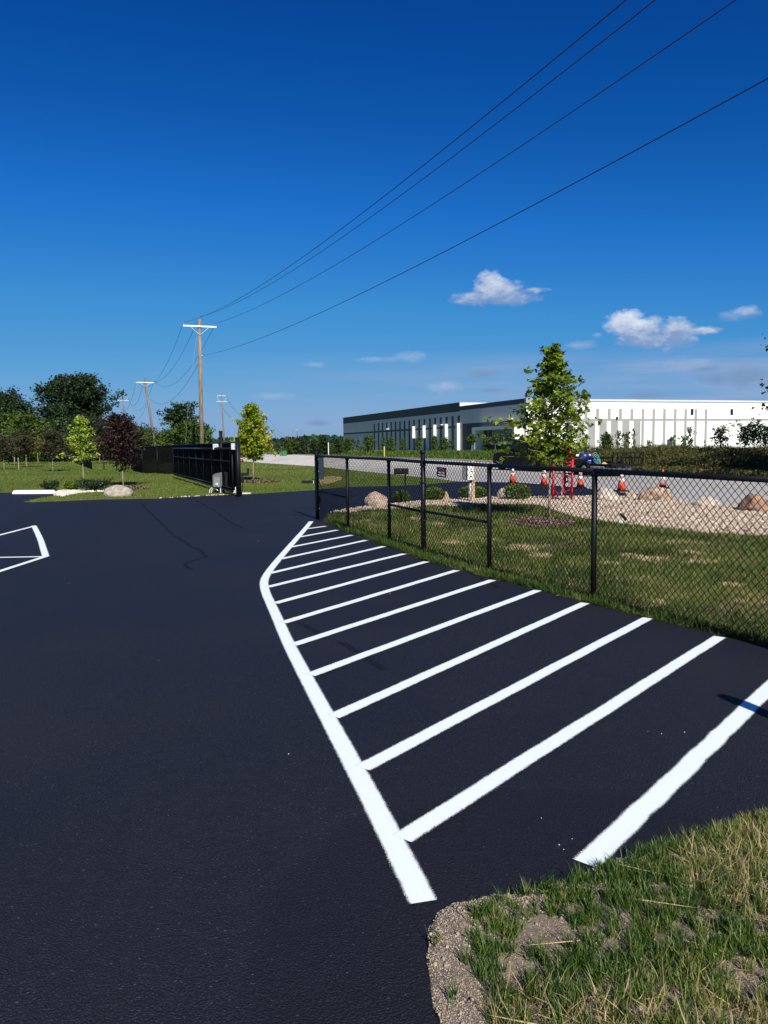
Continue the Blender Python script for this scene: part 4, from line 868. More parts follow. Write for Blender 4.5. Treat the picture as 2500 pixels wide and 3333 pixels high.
def tree(name, label, cat, x, y, h, cb, prof, lm, nl=40, per=9, lpc=16, ls=.10, tr=.03, tmpl=(LEAF_V, LEAF_F), bark=M_BARK, seed=1, spread=.16, group=None, rise=.35, fpow=.9, asym=0., tintf=None, lean=(0, 0), clump=1., guard=False):
    """trunk + limbs as one part, crown of leaf clusters carried by the limbs as another"""
    global rng
    keep_rng = rng; rng = np.random.default_rng(seed); r_ = random.Random(seed)
    t = thing(name, label, cat, (x, y, 0), group=group); tb = MB(); top = Vector((lean[0], lean[1], h*.96))
    k = 7; pts = [Vector((top.x*i/k+r_.uniform(-1, 1)*tr*.6*(i > 0), top.y*i/k, top.z*i/k-(.05 if i == 0 else 0))) for i in range(k+1)]
    tb.tube(pts, [tr*1.15]+[tr*(1-.85*i/k) for i in range(1, k+1)], 8); Cs = []
    for i in range(nl):
        f = (i+.5)/nl; f = f**fpow; z0 = cb+(h*.97-cb)*f; a = i*2.39996+r_.uniform(-.4, .4); rad = prof(f)*r_.uniform(.55, 1.12)*(1-asym*math.cos(a)*max(0, 1-f/.4))
        b0 = Vector((top.x*z0/h, top.y*z0/h, max(.05, z0-rad*rise))); e_ = Vector((b0.x+rad*math.cos(a), b0.y+rad*math.sin(a), z0+rad*rise*r_.uniform(-.2, .8)))
        m_ = b0.lerp(e_, .5)+Vector((0, 0, rad*.12)); tb.tube([b0, m_, e_], [max(.004, tr*.38*(1-f*.6)), max(.003, tr*.22), max(.002, tr*.08)], 5)
        for j in range(per):
            g_ = .18+.85*(j+r_.random())/per; q = b0.lerp(m_, g_*2) if g_ < .5 else m_.lerp(e_, g_*2-1); sp_ = spread*(.6+.8*g_)*(1 if f < .8 else .7)
            Cs.append((q.x+r_.gauss(0, sp_), q.y+r_.gauss(0, sp_), q.z+r_.gauss(0, sp_*.8)))
    tb.build('trunk', bark, t, shift=False, smooth=True)
    Cs = np.array(Cs); cl = np.clip(rng.normal(.48, .16, len(Cs)), .05, .95)
    T = np.repeat(Cs, lpc, 0)+rng.normal(0, 1, (len(Cs)*lpc, 3))*np.array([1, 1, .75])*spread*.62*clump; tint = np.repeat(cl, lpc)+rng.normal(0, .12, len(T))
    if tintf is not None: tint = tintf(T, tint)
    Rm = rand_rot(len(T), np.abs(rng.normal(.75, .45, len(T))))
    s_ = ls*rng.uniform(.65, 1.25, len(T))
    cr = scatter_mesh('crown', tmpl[0], tmpl[1], T, Rm, s_, lm, t, np.clip(tint, 0, 1))
    if guard: MB().lathe([(tr*1.5, 0), (tr*1.5, .5)], (0, 0, 0), 10).build('trunk_guard', M_PVC, t, shift=False)
    rng = keep_rng; return t
cone = lambda r0: (lambda f: r0*(1.02-f)**.75*min(1, .55+f*4))
ball = lambda r0: (lambda f: r0*math.sqrt(max(0.02, 1-(2*f-1)**2*.93)))
def dup(root, loc, rz=0, sc=(1, 1, 1), label=None, group=None):
    n_ = root.copy(); C.objects.link(n_); n_.location = loc; n_.rotation_euler = (0, 0, rz); n_.scale = sc
    if label: n_['label'] = label
    if group: n_['group'] = group
    for ch in list(root.children):
        c_ = ch.copy(); C.objects.link(c_); c_.parent = n_
        for g_ in ch.children: d_ = g_.copy(); C.objects.link(d_); d_.parent = c_
    return n_
# the maple in front of the warehouse: irregular, taller tip
def mprof(f):
    pts = [(0, .62), (.1, .90), (.2, 1.02), (.38, .98), (.48, .88), (.58, .52), (.70, .50), (.80, .24), (.88, .13), (.94, .16), (1, .04)]
    for (a, b), (c, d) in zip(pts, pts[1:]):
        if a <= f <= c: return b+(d-b)*(f-a)/(c-a)
    return .1
mxp, myp = G(1788, 1690)
tree('maple_tree', 'leafy young green maple on a mulch ring behind the near fence', 'tree', mxp, myp, 3.62, 1.27, mprof, LM['maple'], nl=78, per=7, lpc=8, ls=.10, tr=.030, seed=4, spread=.085, lean=(.07, 0), rise=.28, fpow=1.2, asym=.38)
gxp, gyp = G(825, 1565)
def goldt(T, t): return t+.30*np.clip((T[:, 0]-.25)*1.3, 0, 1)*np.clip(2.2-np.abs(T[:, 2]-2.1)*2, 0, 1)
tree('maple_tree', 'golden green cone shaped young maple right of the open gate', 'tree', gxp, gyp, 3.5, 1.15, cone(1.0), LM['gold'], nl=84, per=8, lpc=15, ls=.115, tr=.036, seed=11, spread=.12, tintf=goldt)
x, y = G(272, 1574)
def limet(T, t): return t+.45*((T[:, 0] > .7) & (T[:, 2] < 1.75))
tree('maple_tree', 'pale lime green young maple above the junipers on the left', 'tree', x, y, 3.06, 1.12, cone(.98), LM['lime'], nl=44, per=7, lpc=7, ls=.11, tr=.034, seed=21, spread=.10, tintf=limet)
x, y = G(402, 1583)
tree('plum_tree', 'dark purple leaved tree behind the big boulder on the left island', 'tree', x, y, 2.95, .92, ball(.92), LM['purple'], nl=60, per=8, lpc=16, ls=.085, tr=.036, seed=31, spread=.15, bark=M_BARK)
# small trees on the far left lawn
x, y = G(87, 1521); pb = tree('plum_tree', 'small bronze leaved tree leftmost on the far lawn', 'tree', x, y, 3.1, 1.25, ball(1.3), LM['brown'], nl=34, per=7, lpc=16, ls=.13, tr=.05, seed=41, spread=.22, group='young lawn trees')
x, y = G(173, 1535); dup(pb, (x, y, 0), 2., (.80, .80, .90), 'small bronze leaved tree in the middle of the far left lawn')
x, y = G(61, 1530); dup(pb, (x-2.1, y+2, 0), 4., (.8, .8, .8), 'small bronze leaved tree cut by the left frame edge')
x, y = G(124, 1509); tree('maple_tree', 'small round yellow leaved tree on the far left lawn', 'tree', x, y, 2.75, 1.35, ball(.95), LM['gold'], nl=26, per=6, lpc=14, ls=.13, tr=.05, seed=43, spread=.2, group='young lawn trees')
x, y = G(48, 1514); tree('ash_tree', 'small dark green tree with a pale trunk at the far left edge', 'tree', x, y, 3.4, 1.3, ball(1.5), LM['mid'], nl=34, per=7, lpc=14, ls=.15, tr=.06, seed=44, spread=.25, group='young lawn trees')
for px, py, w_ in ((61.5, 1530, .04), ): 
    x, y = G(px, py); o = MB().tube([(x, y, 0), (x, y, .95)], w_, 8).build('timber_stake', M_BARK); tag(o, 'short pale stake standing on the far left lawn', 'stake')
x, y = G(325, 1508); dup(pb, (x, y, 0), 1., (.85, .85, .85), 'small bronze leaved tree between the lime maple and the purple tree')
# big trees behind the left lawn
CW = (CARD_V, CARD_F)
def P0(px, Y): q = P(px, 1450, Y); return q.x
Yb = 118
def bigprof(f): return 5.6*math.sqrt(max(.05, 1-(2*f-1.02)**2*.9))*(1+.12*math.sin(f*17))
tree('broad_tree', 'largest dark spreading tree rising over the left tree row', 'tree', P0(252, Yb), Yb, 12.3, 2.5, bigprof, LM['dark'], nl=95, per=12, lpc=38, ls=.29, tr=.42, tmpl=CW, bark=M_BARKD, seed=51, spread=.62, rise=.25)
tree('broad_tree', 'dark green tree at the far left, second highest of the tree row', 'tree', P0(8, 112), 112, 9.3, 1.5, ball(4.6), LM['dark'], nl=60, per=10, lpc=36, ls=.28, tr=.35, tmpl=CW, bark=M_BARKD, seed=52, spread=.7)
flat = lambda f: 2.9*(.42+.58*f**.5) if f > .55 else 1.6
tree('honey_locust_tree', 'flat topped dark tree left of the tall utility pole', 'tree', P0(592, 84), 84, 6.1, 3.0, lambda f: 2.0*math.sqrt(max(.1, 1-(2*f-1)**2*.9)), LM['dark'], nl=34, per=8, lpc=22, ls=.19, tr=.13, tmpl=CW, bark=M_BARKD, seed=53, spread=.30, rise=.5)
bush0 = tree('bush_tree', 'mid green bushy tree below the flat topped tree', 'tree', P0(612, 78), 78, 3.9, .3, ball(1.9), LM['mid'], nl=46, per=8, lpc=14, ls=.22, tr=.08, tmpl=CW, seed=54, spread=.34, group='bushy trees behind the far fence')
dup(bush0, (P0(655, 66), 66, 0), 1.5, (.55, .55, .90), 'leafy bush climbing round the foot of the tall utility pole')
dup(bush0, (P0(555, 80), 80, 0), 3.1, (.9, .9, .82), 'bushy tree left of the bush under the flat topped tree')
row = tree('bush_tree', 'sunlit green tree leftmost in the dense row behind the lawn', 'tree', P0(25, 100), 100, 6.0, .3, ball(3.0), LM['mid'], nl=60, per=9, lpc=24, ls=.22, tr=.15, tmpl=CW, seed=55, spread=.5, group='dense tree row behind the left lawn')
rowd = tree('bush_tree', 'dark green tree behind the lime maple in the dense row', 'tree', P0(230, 104), 104, 5.4, .2, ball(3.0), LM['dark'], nl=60, per=9, lpc=24, ls=.22, tr=.15, tmpl=CW, seed=56, spread=.5, group='dense tree row behind the left lawn')
for i, (px, Y, src, s_, sz, lb) in enumerate([(95, 97, row, 1.05, .95, 'bright green tree above the bronze trees in the dense row'), (160, 108, row, .9, .88, 'green tree under the left side of the largest dark tree'), (300, 100, rowd, 1., .92, 'dark bushy tree under the right side of the largest dark tree'),
      (370, 104, rowd, .95, .85, 'dark bushy tree behind the purple tree'), (425, 100, row, .75, .72, 'lower green tree right of the purple tree'), (462, 110, row, .8, .72, 'green tree just left of the leaning pole'), (500, 118, row, .75, .62, 'small green tree just right of the leaning pole'),
      (-50, 104, rowd, 1.2, 1.1, 'dark tree cut by the left frame edge in the dense row'), (195, 94, rowd, .7, .6, 'low dark bush at the foot of the dense row'), (540, 130, rowd, .9, .7, 'dark bushy tree far behind the black fence')]):
    dup(src, (P0(px, Y), Y, 0), i*1.7, (s_, s_, sz), lb)
# trees along the road left of and before the warehouse
con = tree('conifer_tree', 'pointed dark conifer left of the marker post', 'tree', P0(988, 135), 135, 3.2, .1, cone(1.15), LM['conif'], nl=60, per=6, lpc=12, ls=.17, tr=.06, tmpl=CW, bark=M_BARKD, seed=61, spread=.16, rise=.1, group='conifers left of the warehouse')
for i, (px, Y, s_, sz, lb) in enumerate([(1023, 140, 1., .80, 'broad conifer second left of the marker post'), (1055, 135, 1.25, .92, 'widest conifer directly left of the marker post'), (1098, 137, 1.0, .85, 'conifer just right of the marker post'), (1114, 138, .5, .8, 'narrow dark conifer beside the warehouse corner')]):
    dup(con, (P0(px, Y), Y, 0), i*2.1, (s_, s_, sz), lb)
yt = tree('young_tree', 'plump young green tree on the verge before the pale warehouse wall', 'tree', P0(1200, 128), 128, 3.1, .25, ball(1.12), LM['mid'], nl=40, per=6, lpc=12, ls=.17, tr=.05, tmpl=CW, seed=62, spread=.20, group='young trees along the warehouse')
for i, (px, Y, s_, sz, lb) in enumerate([(945, 138, 1.2, .9, 'round green tree right of the green cabinets'), (965, 139, .9, .7, 'small green tree behind the distant pole foot'), (1131, 130, .75, .86, 'slim young tree left of the warehouse corner stripe'), (1078, 136, .6, .62, 'low green bush at the foot of the marker post'),
      (1272, 128, .72, .88, 'young tree second from the left before the slate stripes'), (1311, 128, .42, .8, 'thin young tree before the slate stripes'), (1363, 127, .55, .90, 'upright young tree before the first cream pilaster'), (1414, 127, .6, .92, 'bronze tinged young tree before the third cream pilaster'),
      (1446, 126, .68, .84, 'leafy young tree left of the last cream pilaster'), (1583, 120, .62, .78, 'slim young tree at the entrance frame'), (1975, 62, .50, .74, 'pointed young tree before the grey front stripes'), (1045, 139, .8, .7, 'green tree behind the widest conifer')]):
    dup(yt, (P0(px, Y), Y, 0), i*2.3, (s_, s_, sz), lb)
sp0 = tree('sapling', 'sparse sapling leftmost before the warehouse wall', 'sapling', P0(1165, 130), 130, 2.5, .6, ball(.5), LM['mid'], nl=14, per=4, lpc=6, ls=.15, tr=.03, tmpl=CW, seed=63, spread=.13, group='saplings before the warehouse')
for i, (px, Y, s_, sz, lb) in enumerate([(1248, 127, 1., 1.1, 'sparse sapling beside the yellow marker post'), (1468, 126, 1., .95, 'sparse sapling right of the leafy tree at the last pilaster'), (1905, 50, .55, .90, 'bare thin sapling right of the maple'), (2013, 60, .6, 1., 'thin sapling first right of the pointed tree'), (2040, 60, .8, .96, 'spreading sapling second right of the pointed tree'), (2063, 60, .35, 1.05, 'narrow upright sapling before the grey stripes'), (2112, 60, .5, .7, 'low sapling under the middle of the white wall'), (2190, 58, .6, .82, 'low dark sapling before the louvre'), (2245, 55, .6, 1.05, 'sapling under the leftmost black window'), (2225, 56, .6, .8, 'small sapling left of the leftmost black window')]):
    dup(sp0, (P0(px, Y), Y, 0), i*1.9, (s_, s_, sz), lb)
lol = tree('young_tree', 'round headed young tree on a bare stem before the charcoal wall', 'tree', P0(1535, 125), 125, 3.1, 1.6, ball(.95), LM['mid'], nl=24, per=6, lpc=12, ls=.15, tr=.05, tmpl=CW, seed=64, spread=.17)
dup(lol, (P0(1612, 118), 118, 0), 1, (.75, .75, 1.), 'round headed young tree before the entrance windows')
umb = tree('crab_apple_tree', 'open low tree before the white wall under the second black window', 'tree', P0(2345, 50), 50, 2.5, 1.35, lambda f: .72*(1-.35*f), LM['conif'], nl=22, per=5, lpc=7, ls=.10, tr=.03, tmpl=CW, seed=65, spread=.12, group='low open trees before the white wall')
dup(umb, (P0(2425, 46), 46, 0), 2, (1., 1., 1.03), 'open low tree nearer the right edge before the white wall')
dup(umb, (P0(2455, 45), 45, 0), 4, (1.1, 1.1, 1.06), 'darker open low tree overlapping its neighbour near the right edge')
dup(umb, (P0(2492, 44), 44, 0), 5, (.9, .9, 1.), 'open low tree cut by the right frame edge')
rt_ = tree('broad_tree', 'tall tree at the right frame edge, only a few leaves showing', 'tree', 25.75, 42.5, 9.5, 2.2, ball(4.6), LM['dark'], nl=60, per=8, lpc=12, ls=.22, tr=.2, tmpl=(LEAF_V, LEAF_F), seed=71, spread=.45)
dup(rt_, (21.9, 32.6, 0), 2.2, (.95, .95, .90), 'tall tree just outside the right edge that shades the weed bank')
dup(rt_, (20.6, 28.2, 0), 4.4, (.85, .85, .85), 'second tree outside the right edge nearer to the camera')
# distant wood on the horizon
X = rng.uniform(-330, 40, 5200); Yw = rng.uniform(420, 470, 5200); hmax = 4.2+2.6*vnoise(X, X*0, .045, 81)+1.6*vnoise(X, X*0, .16, 82)
T = np.stack([X, Yw, hmax*np.sqrt(rng.uniform(0, 1, len(X)))], 1)
o = scatter_mesh('distant_wood', CARD_V, CARD_F, T, rand_rot(len(X)), rng.uniform(1.6, 3.2, len(X)), LM['conif'], tint=np.clip(rng.normal(.35, .2, len(X)), 0, 1)); tag(o, 'far off dark wood along the horizon left of the warehouse', 'wood', kind='stuff')
X = rng.uniform(-40, -5.5, 2600); Yw = rng.uniform(138, 150, 2600); T = np.stack([X, Yw, rng.uniform(0, 1, 2600)**.7*(2.2+1.0*vnoise(X, X*0, .5, 83))], 1)
o = scatter_mesh('undergrowth', CARD_V, CARD_F, T, rand_rot(2600), rng.uniform(.25, .55, 2600), LM['conif'], tint=np.clip(rng.normal(.35, .2, 2600), 0, 1)); tag(o, 'dark undergrowth among the conifers beyond the road', 'undergrowth', kind='stuff')

# weed bank beyond the road
wb = [(10.5, 54), (13.2, 45.5), (15.0, 36), (17.6, 28.5), (24, 26), (33, 30), (36, 62), (12, 66)]
X, Y = sample(wb, 85, fall=48); fr = edge_dist(X, Y, [(10.5, 54), (13.2, 45.5), (15.0, 36), (17.6, 28.5), (17.6, 28.4), (10.4, 54)]); n = len(X)
hh = (.58+.36*np.clip(fr/5, 0, 1))*(.6+.8*vnoise(X, Y, .45, 91)); hh = hh*np.clip((X-(10.5-.33*(Y-54)))/4., .35, 1)
T = np.stack([X, Y, np.zeros(n)], 1)
blades('tall_weeds', X, Y, hh*rng.uniform(.6, 1.3, n), rng.uniform(.03, .06, n), M_WEED, None, np.clip(rng.normal(.45, .2, n)+.35*(vnoise(X, Y, .22, 92) > .72), 0, 1), .22, 'tall brown green weeds on the bank beyond the road', 'weeds')
k = rng.integers(0, n, n*3); T = np.stack([X[k]+rng.normal(0, .1, n*3), Y[k]+rng.normal(0, .1, n*3), hh[k]*rng.uniform(.15, 1.08, n*3)], 1)
o = scatter_mesh('weed_foliage', CARD_V, CARD_F, T, rand_rot(n*3), rng.uniform(.04, .11, n*3), M_WEED, tint=np.clip(rng.normal(.4, .2, n*3)+.4*(vnoise(T[:, 0], T[:, 1], .25, 92) > .72), 0, 1)); tag(o, 'leafy weed foliage on the bank before the white wall', 'weeds', kind='stuff')
k = rng.integers(0, n, 230); T = np.stack([X[k], Y[k], hh[k]*rng.uniform(.9, 1.15, 230)], 1)
o = scatter_mesh('weed_flowers', CARD_V, CARD_F, T, rand_rot(230, rng.uniform(0, .6, 230)), rng.uniform(.05, .10, 230), M_FLOWER); tag(o, 'small white flower heads in the weed bank', 'flowers', kind='stuff')
# longer grass before the warehouse
lg = [(-9, 121), (7.6, 74), (12.3, 55), (17, 64), (20, 90), (24, 128), (-4, 140)]
X, Y = sample(lg, 30, fall=75); n = len(X); q = np.clip((X-(7.6-.36*(Y-74)))/6, .1, 1)
blades('verge_grass', X, Y, rng.uniform(.25, .75, n)*q, rng.uniform(.05, .11, n), M_BLADE, None, np.clip(rng.normal(.55, .2, n), 0, 1), .3, 'long verge grass between the road and the warehouse')

# ================================================================ SHRUBS, BOULDERS
def hedge(label, pxl, pxr, pyt, pyb, seed, lm=None, group='clipped round shrubs in the gravel bed', name='box_shrub'):
    x, y = G((pxl+pxr)/2, pyb-3); dpt = math.hypot(x, y); w_ = (pxr-pxl)/FPX*y*1.0; h = (pyb-pyt)/FPX*y*1.0*1.0
    t = thing(name, label, 'shrub', (x, y+w_*.35, 0), group=group); r_ = np.random.default_rng(seed); n = 2600
    v = r_.normal(0, 1, (n, 3)); v /= np.linalg.norm(v, axis=1)[:, None]; rad = r_.uniform(.62, 1.03, n)**.6*(1+.10*np.sin(v[:, 0]*7+seed)*np.cos(v[:, 2]*6))
    T = v*rad[:, None]*np.array([w_*.52, w_*.45, h*.56])+np.array([0, 0, h*.50]); T[:, 2] = np.abs(T[:, 2])
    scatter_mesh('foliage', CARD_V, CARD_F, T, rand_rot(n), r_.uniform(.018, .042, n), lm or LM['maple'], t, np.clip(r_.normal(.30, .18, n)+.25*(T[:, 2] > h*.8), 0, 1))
    b = MB(); 
    for k in range(6): a = k*1.05; b.tube([(0, 0, 0), (w_*.2*math.cos(a), w_*.2*math.sin(a), h*.6)], .008, 5)
    b.build('stems', M_BARKD, t, shift=False); return t
hedge('small round shrub at the foot of the black box post', 1281, 1334, 1601, 1641, 1)
hedge('round shrub just right of the capped fence post, beside the orange rock', 1381, 1449, 1591, 1635, 2)
hedge('round shrub behind the wooden meter post', 1499, 1589, 1587, 1629, 3)
hedge('round shrub before the pale half hidden boulder', 1645, 1734, 1581, 1633, 4)
M_RK = {k: mat('rock_'+k, c1, c2, rough=.9, scale=6, bump=1., bscale=11, ramp=(.4, .6), detail=8, bdist=.06, extra=lambda t, s, c: layer(t, s, c, 22, .55, .7, (.14, .11, .085), fac=.55)) for k, c1, c2 in [
    ('tan', (.56, .42, .33), (.38, .26, .19)), ('orange', (.56, .38, .25), (.38, .24, .15)), ('pale', (.60, .53, .43), (.36, .31, .25)), ('brown', (.50, .35, .23), (.20, .14, .10)), ('red', (.38, .20, .12), (.17, .12, .10)), ('grey', (.45, .39, .32), (.31, .26, .21))]}
def boulder(label, pxl, pxr, pyt, pyb, key, seed, deep=.8, peak=0., group='landscape boulders'):
    x, y = G((pxl+pxr)/2, pyb-1.5); w_ = (pxr-pxl)/FPX*y; h = (pyb-pyt)/FPX*y; r_ = np.random.default_rng(seed)
    import bmesh
    bm = bmesh.new(); bmesh.ops.create_icosphere(bm, subdivisions=4, radius=1)
    dirs = r_.normal(0, 1, (9, 3)); dirs /= np.linalg.norm(dirs, axis=1)[:, None]; cut = r_.uniform(.72, .95, 9)
    for v in bm.verts:
        p = np.array(v.co); 
        for d_, c_ in zip(dirs, cut):
            s_ = p @ d_
            if s_ > c_: p = p-d_*(s_-c_)*.85
        p *= 1+.035*math.sin(p[0]*5+seed)+.03*math.sin(p[1]*7+p[2]*6+seed*2)+.012*math.sin(p[0]*19+p[2]*23)
        z = max(-.35, p[2]); pk = 1-peak*max(0, z)
        v.co = (p[0]*w_*.53*pk, p[1]*w_*.53*deep*pk, (z+.35)/1.30*h)
    me = bpy.data.meshes.new('boulder'); bm.to_mesh(me); bm.free(); o = link('boulder', me, M_RK[key], smooth=True); o.location = (x, y+w_*deep*.4, -.01); tag(o, label, 'boulder', group); return o
boulder('pinkish tan boulder seen through the fence beside the black box post', 1184, 1266, 1604, 1653, 'tan', 1)
boulder('small orange rock next to the round shrub', 1441, 1462, 1601, 1631, 'orange', 2, .9, .2)
boulder('pale boulder half hidden behind the last round shrub', 1618, 1662, 1590, 1624, 'pale', 3, .8, .2)
boulder('pale peaked boulder just right of the thick fence post', 1941, 2018, 1587, 1633, 'pale', 4, .8, .35)
boulder('small tan rock beside the traffic cone', 2039, 2075, 1601, 1626, 'tan', 5)
boulder('large brown and orange boulder in front of the farthest right cone', 2093, 2198, 1588, 1635, 'brown', 6, .7)
boulder('low pale boulder second from the right', 2265, 2350, 1617, 1653, 'pale', 7, .7)
boulder('rust red boulder cut by the right frame edge', 2424, 2524, 1608, 1670, 'red', 8, .9)
boulder('flat grey tan boulder on the left grass island', 331, 420, 1581, 1618, 'grey', 9, .7)
# white stones beside the junipers
X, Y = sample([G(*p) for p in [(178, 1614), (190, 1601), (225, 1599), (300, 1598), (340, 1595), (345, 1601), (280, 1604), (240, 1609), (205, 1617)]], 200); s = rng.uniform(.03, .06, len(X))
M_WST = mat('white_stones', (.72, .69, .60), (.5, .47, .40), rough=.9)
o = scatter_mesh('white_stones', ICO_V, ICO_F, np.stack([X, Y, s*.4+.01], 1), rand_rot(len(X)), s, M_WST); tag(o, 'strip of white stones before the junipers on the left island', 'stones', kind='stuff')
def juniper(label, pxl, pxr, pyt, pyb, seed, gold=False):
    x, y = G((pxl+pxr)/2, pyb-2); w_ = (pxr-pxl)/FPX*y; h = (pyb-pyt)/FPX*y*1.1; r_ = np.random.default_rng(seed)
    t = thing('juniper_shrub', label, 'shrub', (x, y+.4, 0), group='low junipers on the left island'); b = MB(); T = []
    for k in range(38):
        a = r_.uniform(0, 6.28); l_ = r_.uniform(.5, 1)*w_*.5; e_ = Vector((l_*math.cos(a), l_*math.sin(a)*.7, h*r_.uniform(.45, 1.0))); b.tube([(0, 0, 0), e_*.5+Vector((0, 0, h*.05)), e_], [.012, .008, .003], 4)
        for j in range(60): g_ = r_.uniform(.25, 1.05); T.append(np.array(e_)*g_+r_.normal(0, .035, 3))
    T = np.array(T); T[:, 2] = np.abs(T[:, 2]); b.build('stems', M_BARKD, t, shift=False)
    scatter_mesh('foliage', CARD_V, CARD_F, T, rand_rot(len(T)), r_.uniform(.03, .06, len(T)), LM['gold'] if gold else LM['conif'], t, np.clip(r_.normal(.1 if gold else .4, .2, len(T)), 0, 1))
juniper('small dark juniper behind the white wheel stop', 118, 182, 1571, 1600, 1)
juniper('golden tinged juniper in the middle of the left island', 190, 262, 1574, 1600, 2, True)
juniper('widest dark juniper, left of the flat boulder', 235, 364, 1563, 1605, 3)
# wheel stop
a, b = Vector(G(39, 1609)), Vector(G(176, 1608)); L_ = (b-a).length; an = math.atan2((b-a).y, (b-a).x)
ws = MB(); m4 = Matrix.Translation(((a+b).x/2, (a+b).y/2+.1, 0)) @ Matrix.Rotation(an, 4, 'Z'); ws.prism([(-L_/2, 0), (L_/2, 0), (L_/2, .06), (L_/2-.07, .14), (-L_/2+.07, .14), (-L_/2, .06)], -.08, .08, m4)
o = ws.build('wheel_stop', M_WHITE, None, bevel=.012); tag(o, 'long white concrete wheel stop at the edge of the left lawn', 'wheel stop')

# ================================================================ STREET OBJECTS
def cone_obj(label, x, y, s=1., dirty=0):
    t = thing('traffic_cone', label, 'traffic cone', (x, y, Z_ROAD), group='traffic cones along the road edge')
    MB().box((0, 0, .02), (.37, .37, .04)).build('base', M_CONEB, t, shift=False, bevel=.008)
    pr = lambda z: .135-.115*(z-.04)/.67
    def ring(z0, z1, m, nm, e_=0): MB().lathe([(pr(z0)+e_, z0), (pr(z1)+e_, z1)], (0, 0, 0), 20).build(nm, m, t, shift=False, smooth=True)
    ring(.04, .32 if dirty < 2 else .2, M_ORANGE, 'body')
    if dirty: ring(.041, .14, M_CONEB, 'scuffed_skirt', .001)
    ring(.30, .42, M_REFL, 'reflective_collar', .002); ring(.42, .47, M_ORANGE, 'body'); ring(.47, .57, M_REFL, 'reflective_collar', .002); ring(.57, .71, M_ORANGE, 'body'); t.scale = (s, s, s); return t
for (px, py, s_, d_, lb) in [(1669, 1575, 1., 0, 'leftmost orange cone with two pale collars on the road edge'), (1771, 1583, 1., 0, 'second orange cone from the left, left of the red tower'), (1889, 1592, 1., 1, 'orange cone with a black scuffed skirt right of the red tower'), (2023, 1602, 1., 0, 'bright orange cone behind the pale peaked boulder'), (2157, 1592, .92, 2, 'dirty orange cone behind the large brown boulder')]:
    x, y = G(px, py-2); cone_obj(lb, x, y, s_, d_)

# red lattice tower with house number
bx, by = G(1830, 1631); k_ = by/FPX
rt2 = thing('address_tower', 'red lattice metal tower with a vertical house number', 'tower ornament', (bx, by, 0))
def q2(px, py, dy=0): v = P(px, py, by+dy); return v
def rod(a, b, r_, nm, par=rt2): return MB().tube([a, b], r_, 8).build(nm, M_RED, par, smooth=True)
FLt, FLb, FRt, FRb = q2(1802, 1500), q2(1799, 1634), q2(1864, 1495), q2(1861, 1636)
dz = .38
for dy in (0, dz):
    rod(q2(1799.5, 1634, dy), q2(1802.5, 1501, dy), .034, 'leg'); rod(q2(1860, 1636, dy), q2(1864, 1495, dy), .034, 'leg')
rod(q2(1802, 1506), q2(1864, 1506), .012, 'crossbar'); rod(q2(1802, 1506, dz), q2(1864, 1506, dz), .012, 'crossbar'); rod(q2(1802, 1503), q2(1802, 1503, dz), .012, 'crossbar'); rod(q2(1864, 1503), q2(1864, 1503, dz), .012, 'crossbar')
for a_, b_ in (((1803, 1545), (1832, 1562)), ((1803, 1596), (1818, 1606)), ((1801, 1617), (1830, 1600)), ((1830, 1600), (1845, 1588)), ((1834, 1611), (1848, 1622)), ((1862, 1558), (1848, 1548)), ((1862, 1562), (1848, 1572)), ((1862, 1587), (1848, 1575)), ((1862, 1590), (1842, 1600)), ((1834, 1499), (1864, 1505)), ((1833, 1502), (1852, 1516)), ((1862, 1509), (1842, 1520)), ((1850, 1512), (1862, 1522)), ((1832, 1560), (1803, 1580))):
    rod(q2(*a_), q2(*b_), .010, 'lattice_rod'); rod(q2(*a_, dz), q2(*b_, dz), .009, 'lattice_rod')
MB().box((q2(1835.5, 1565, .05)), (.075, .05, (1603-1525)*k_)).build('number_plank', M_RED, rt2)
pl = MB().box(q2(1844.5, 1557.5, -.02), (.082, .03, (1588-1522)*k_*1.05)).build('number_plate', M_CONEB, rt2)
for ch, py in zip('2210', (1530, 1541, 1560, 1578)):
    v = q2(1844.5, py, -.02)+Vector((0, -.017, 0)); text(ch, .135 if ch != '0' else .14, M_WHITE, rt2, v, (1, 0, 0), (0, 0, 1), 'digit', .002)
# leaning boom of three chords with a curled head
hb = [q2(1846, 1444, .1), q2(1864, 1498, .0)]; hb2 = [q2(1851, 1445, .3), q2(1866, 1497, dz)]; hb3 = [q2(1856, 1447, .2), q2(1869, 1497, .2)]
for a_, b_ in (hb, hb2, hb3): rod(a_, b_, .022, 'boom_chord')
for i in range(6): f = i/6; rod(hb[0].lerp(hb[1], f), hb2[0].lerp(hb2[1], f+.12), .008, 'lattice_rod'); rod(hb[0].lerp(hb[1], f), hb3[0].lerp(hb3[1], f+.12), .008, 'lattice_rod')
for a_, b_ in (((1836, 1466), (1850, 1464)), ((1840, 1487), (1852, 1482)), ((1840, 1487), (1858, 1493))): rod(q2(*a_), q2(*b_), .009, 'lattice_rod')
hd = [q2(1850, 1446, .15), q2(1838, 1447, .15), q2(1830, 1440, .15), q2(1824, 1434, .15), q2(1819, 1437, .15), q2(1817, 1446, .15), q2(1820, 1453, .15)]
MB().tube(hd, [.03, .04, .045, .05, .045, .04, .02], 8).build('boom_head', M_RED, rt2, smooth=True)
MB().tube([q2(1829, 1442, .0), q2(1836, 1452, .0), q2(1842, 1449, .1)], .02, 6).build('boom_head_strut', M_RED, rt2, smooth=True)
sx_, sy_ = G(1828.5, 1621); o = MB().tube([(sx_, sy_, 0), tuple(P(1831.5, 1497, sy_))], .009, 6).build('marker_rod', M_PVC); tag(o, 'thin white rod standing in front of the red tower', 'rod')

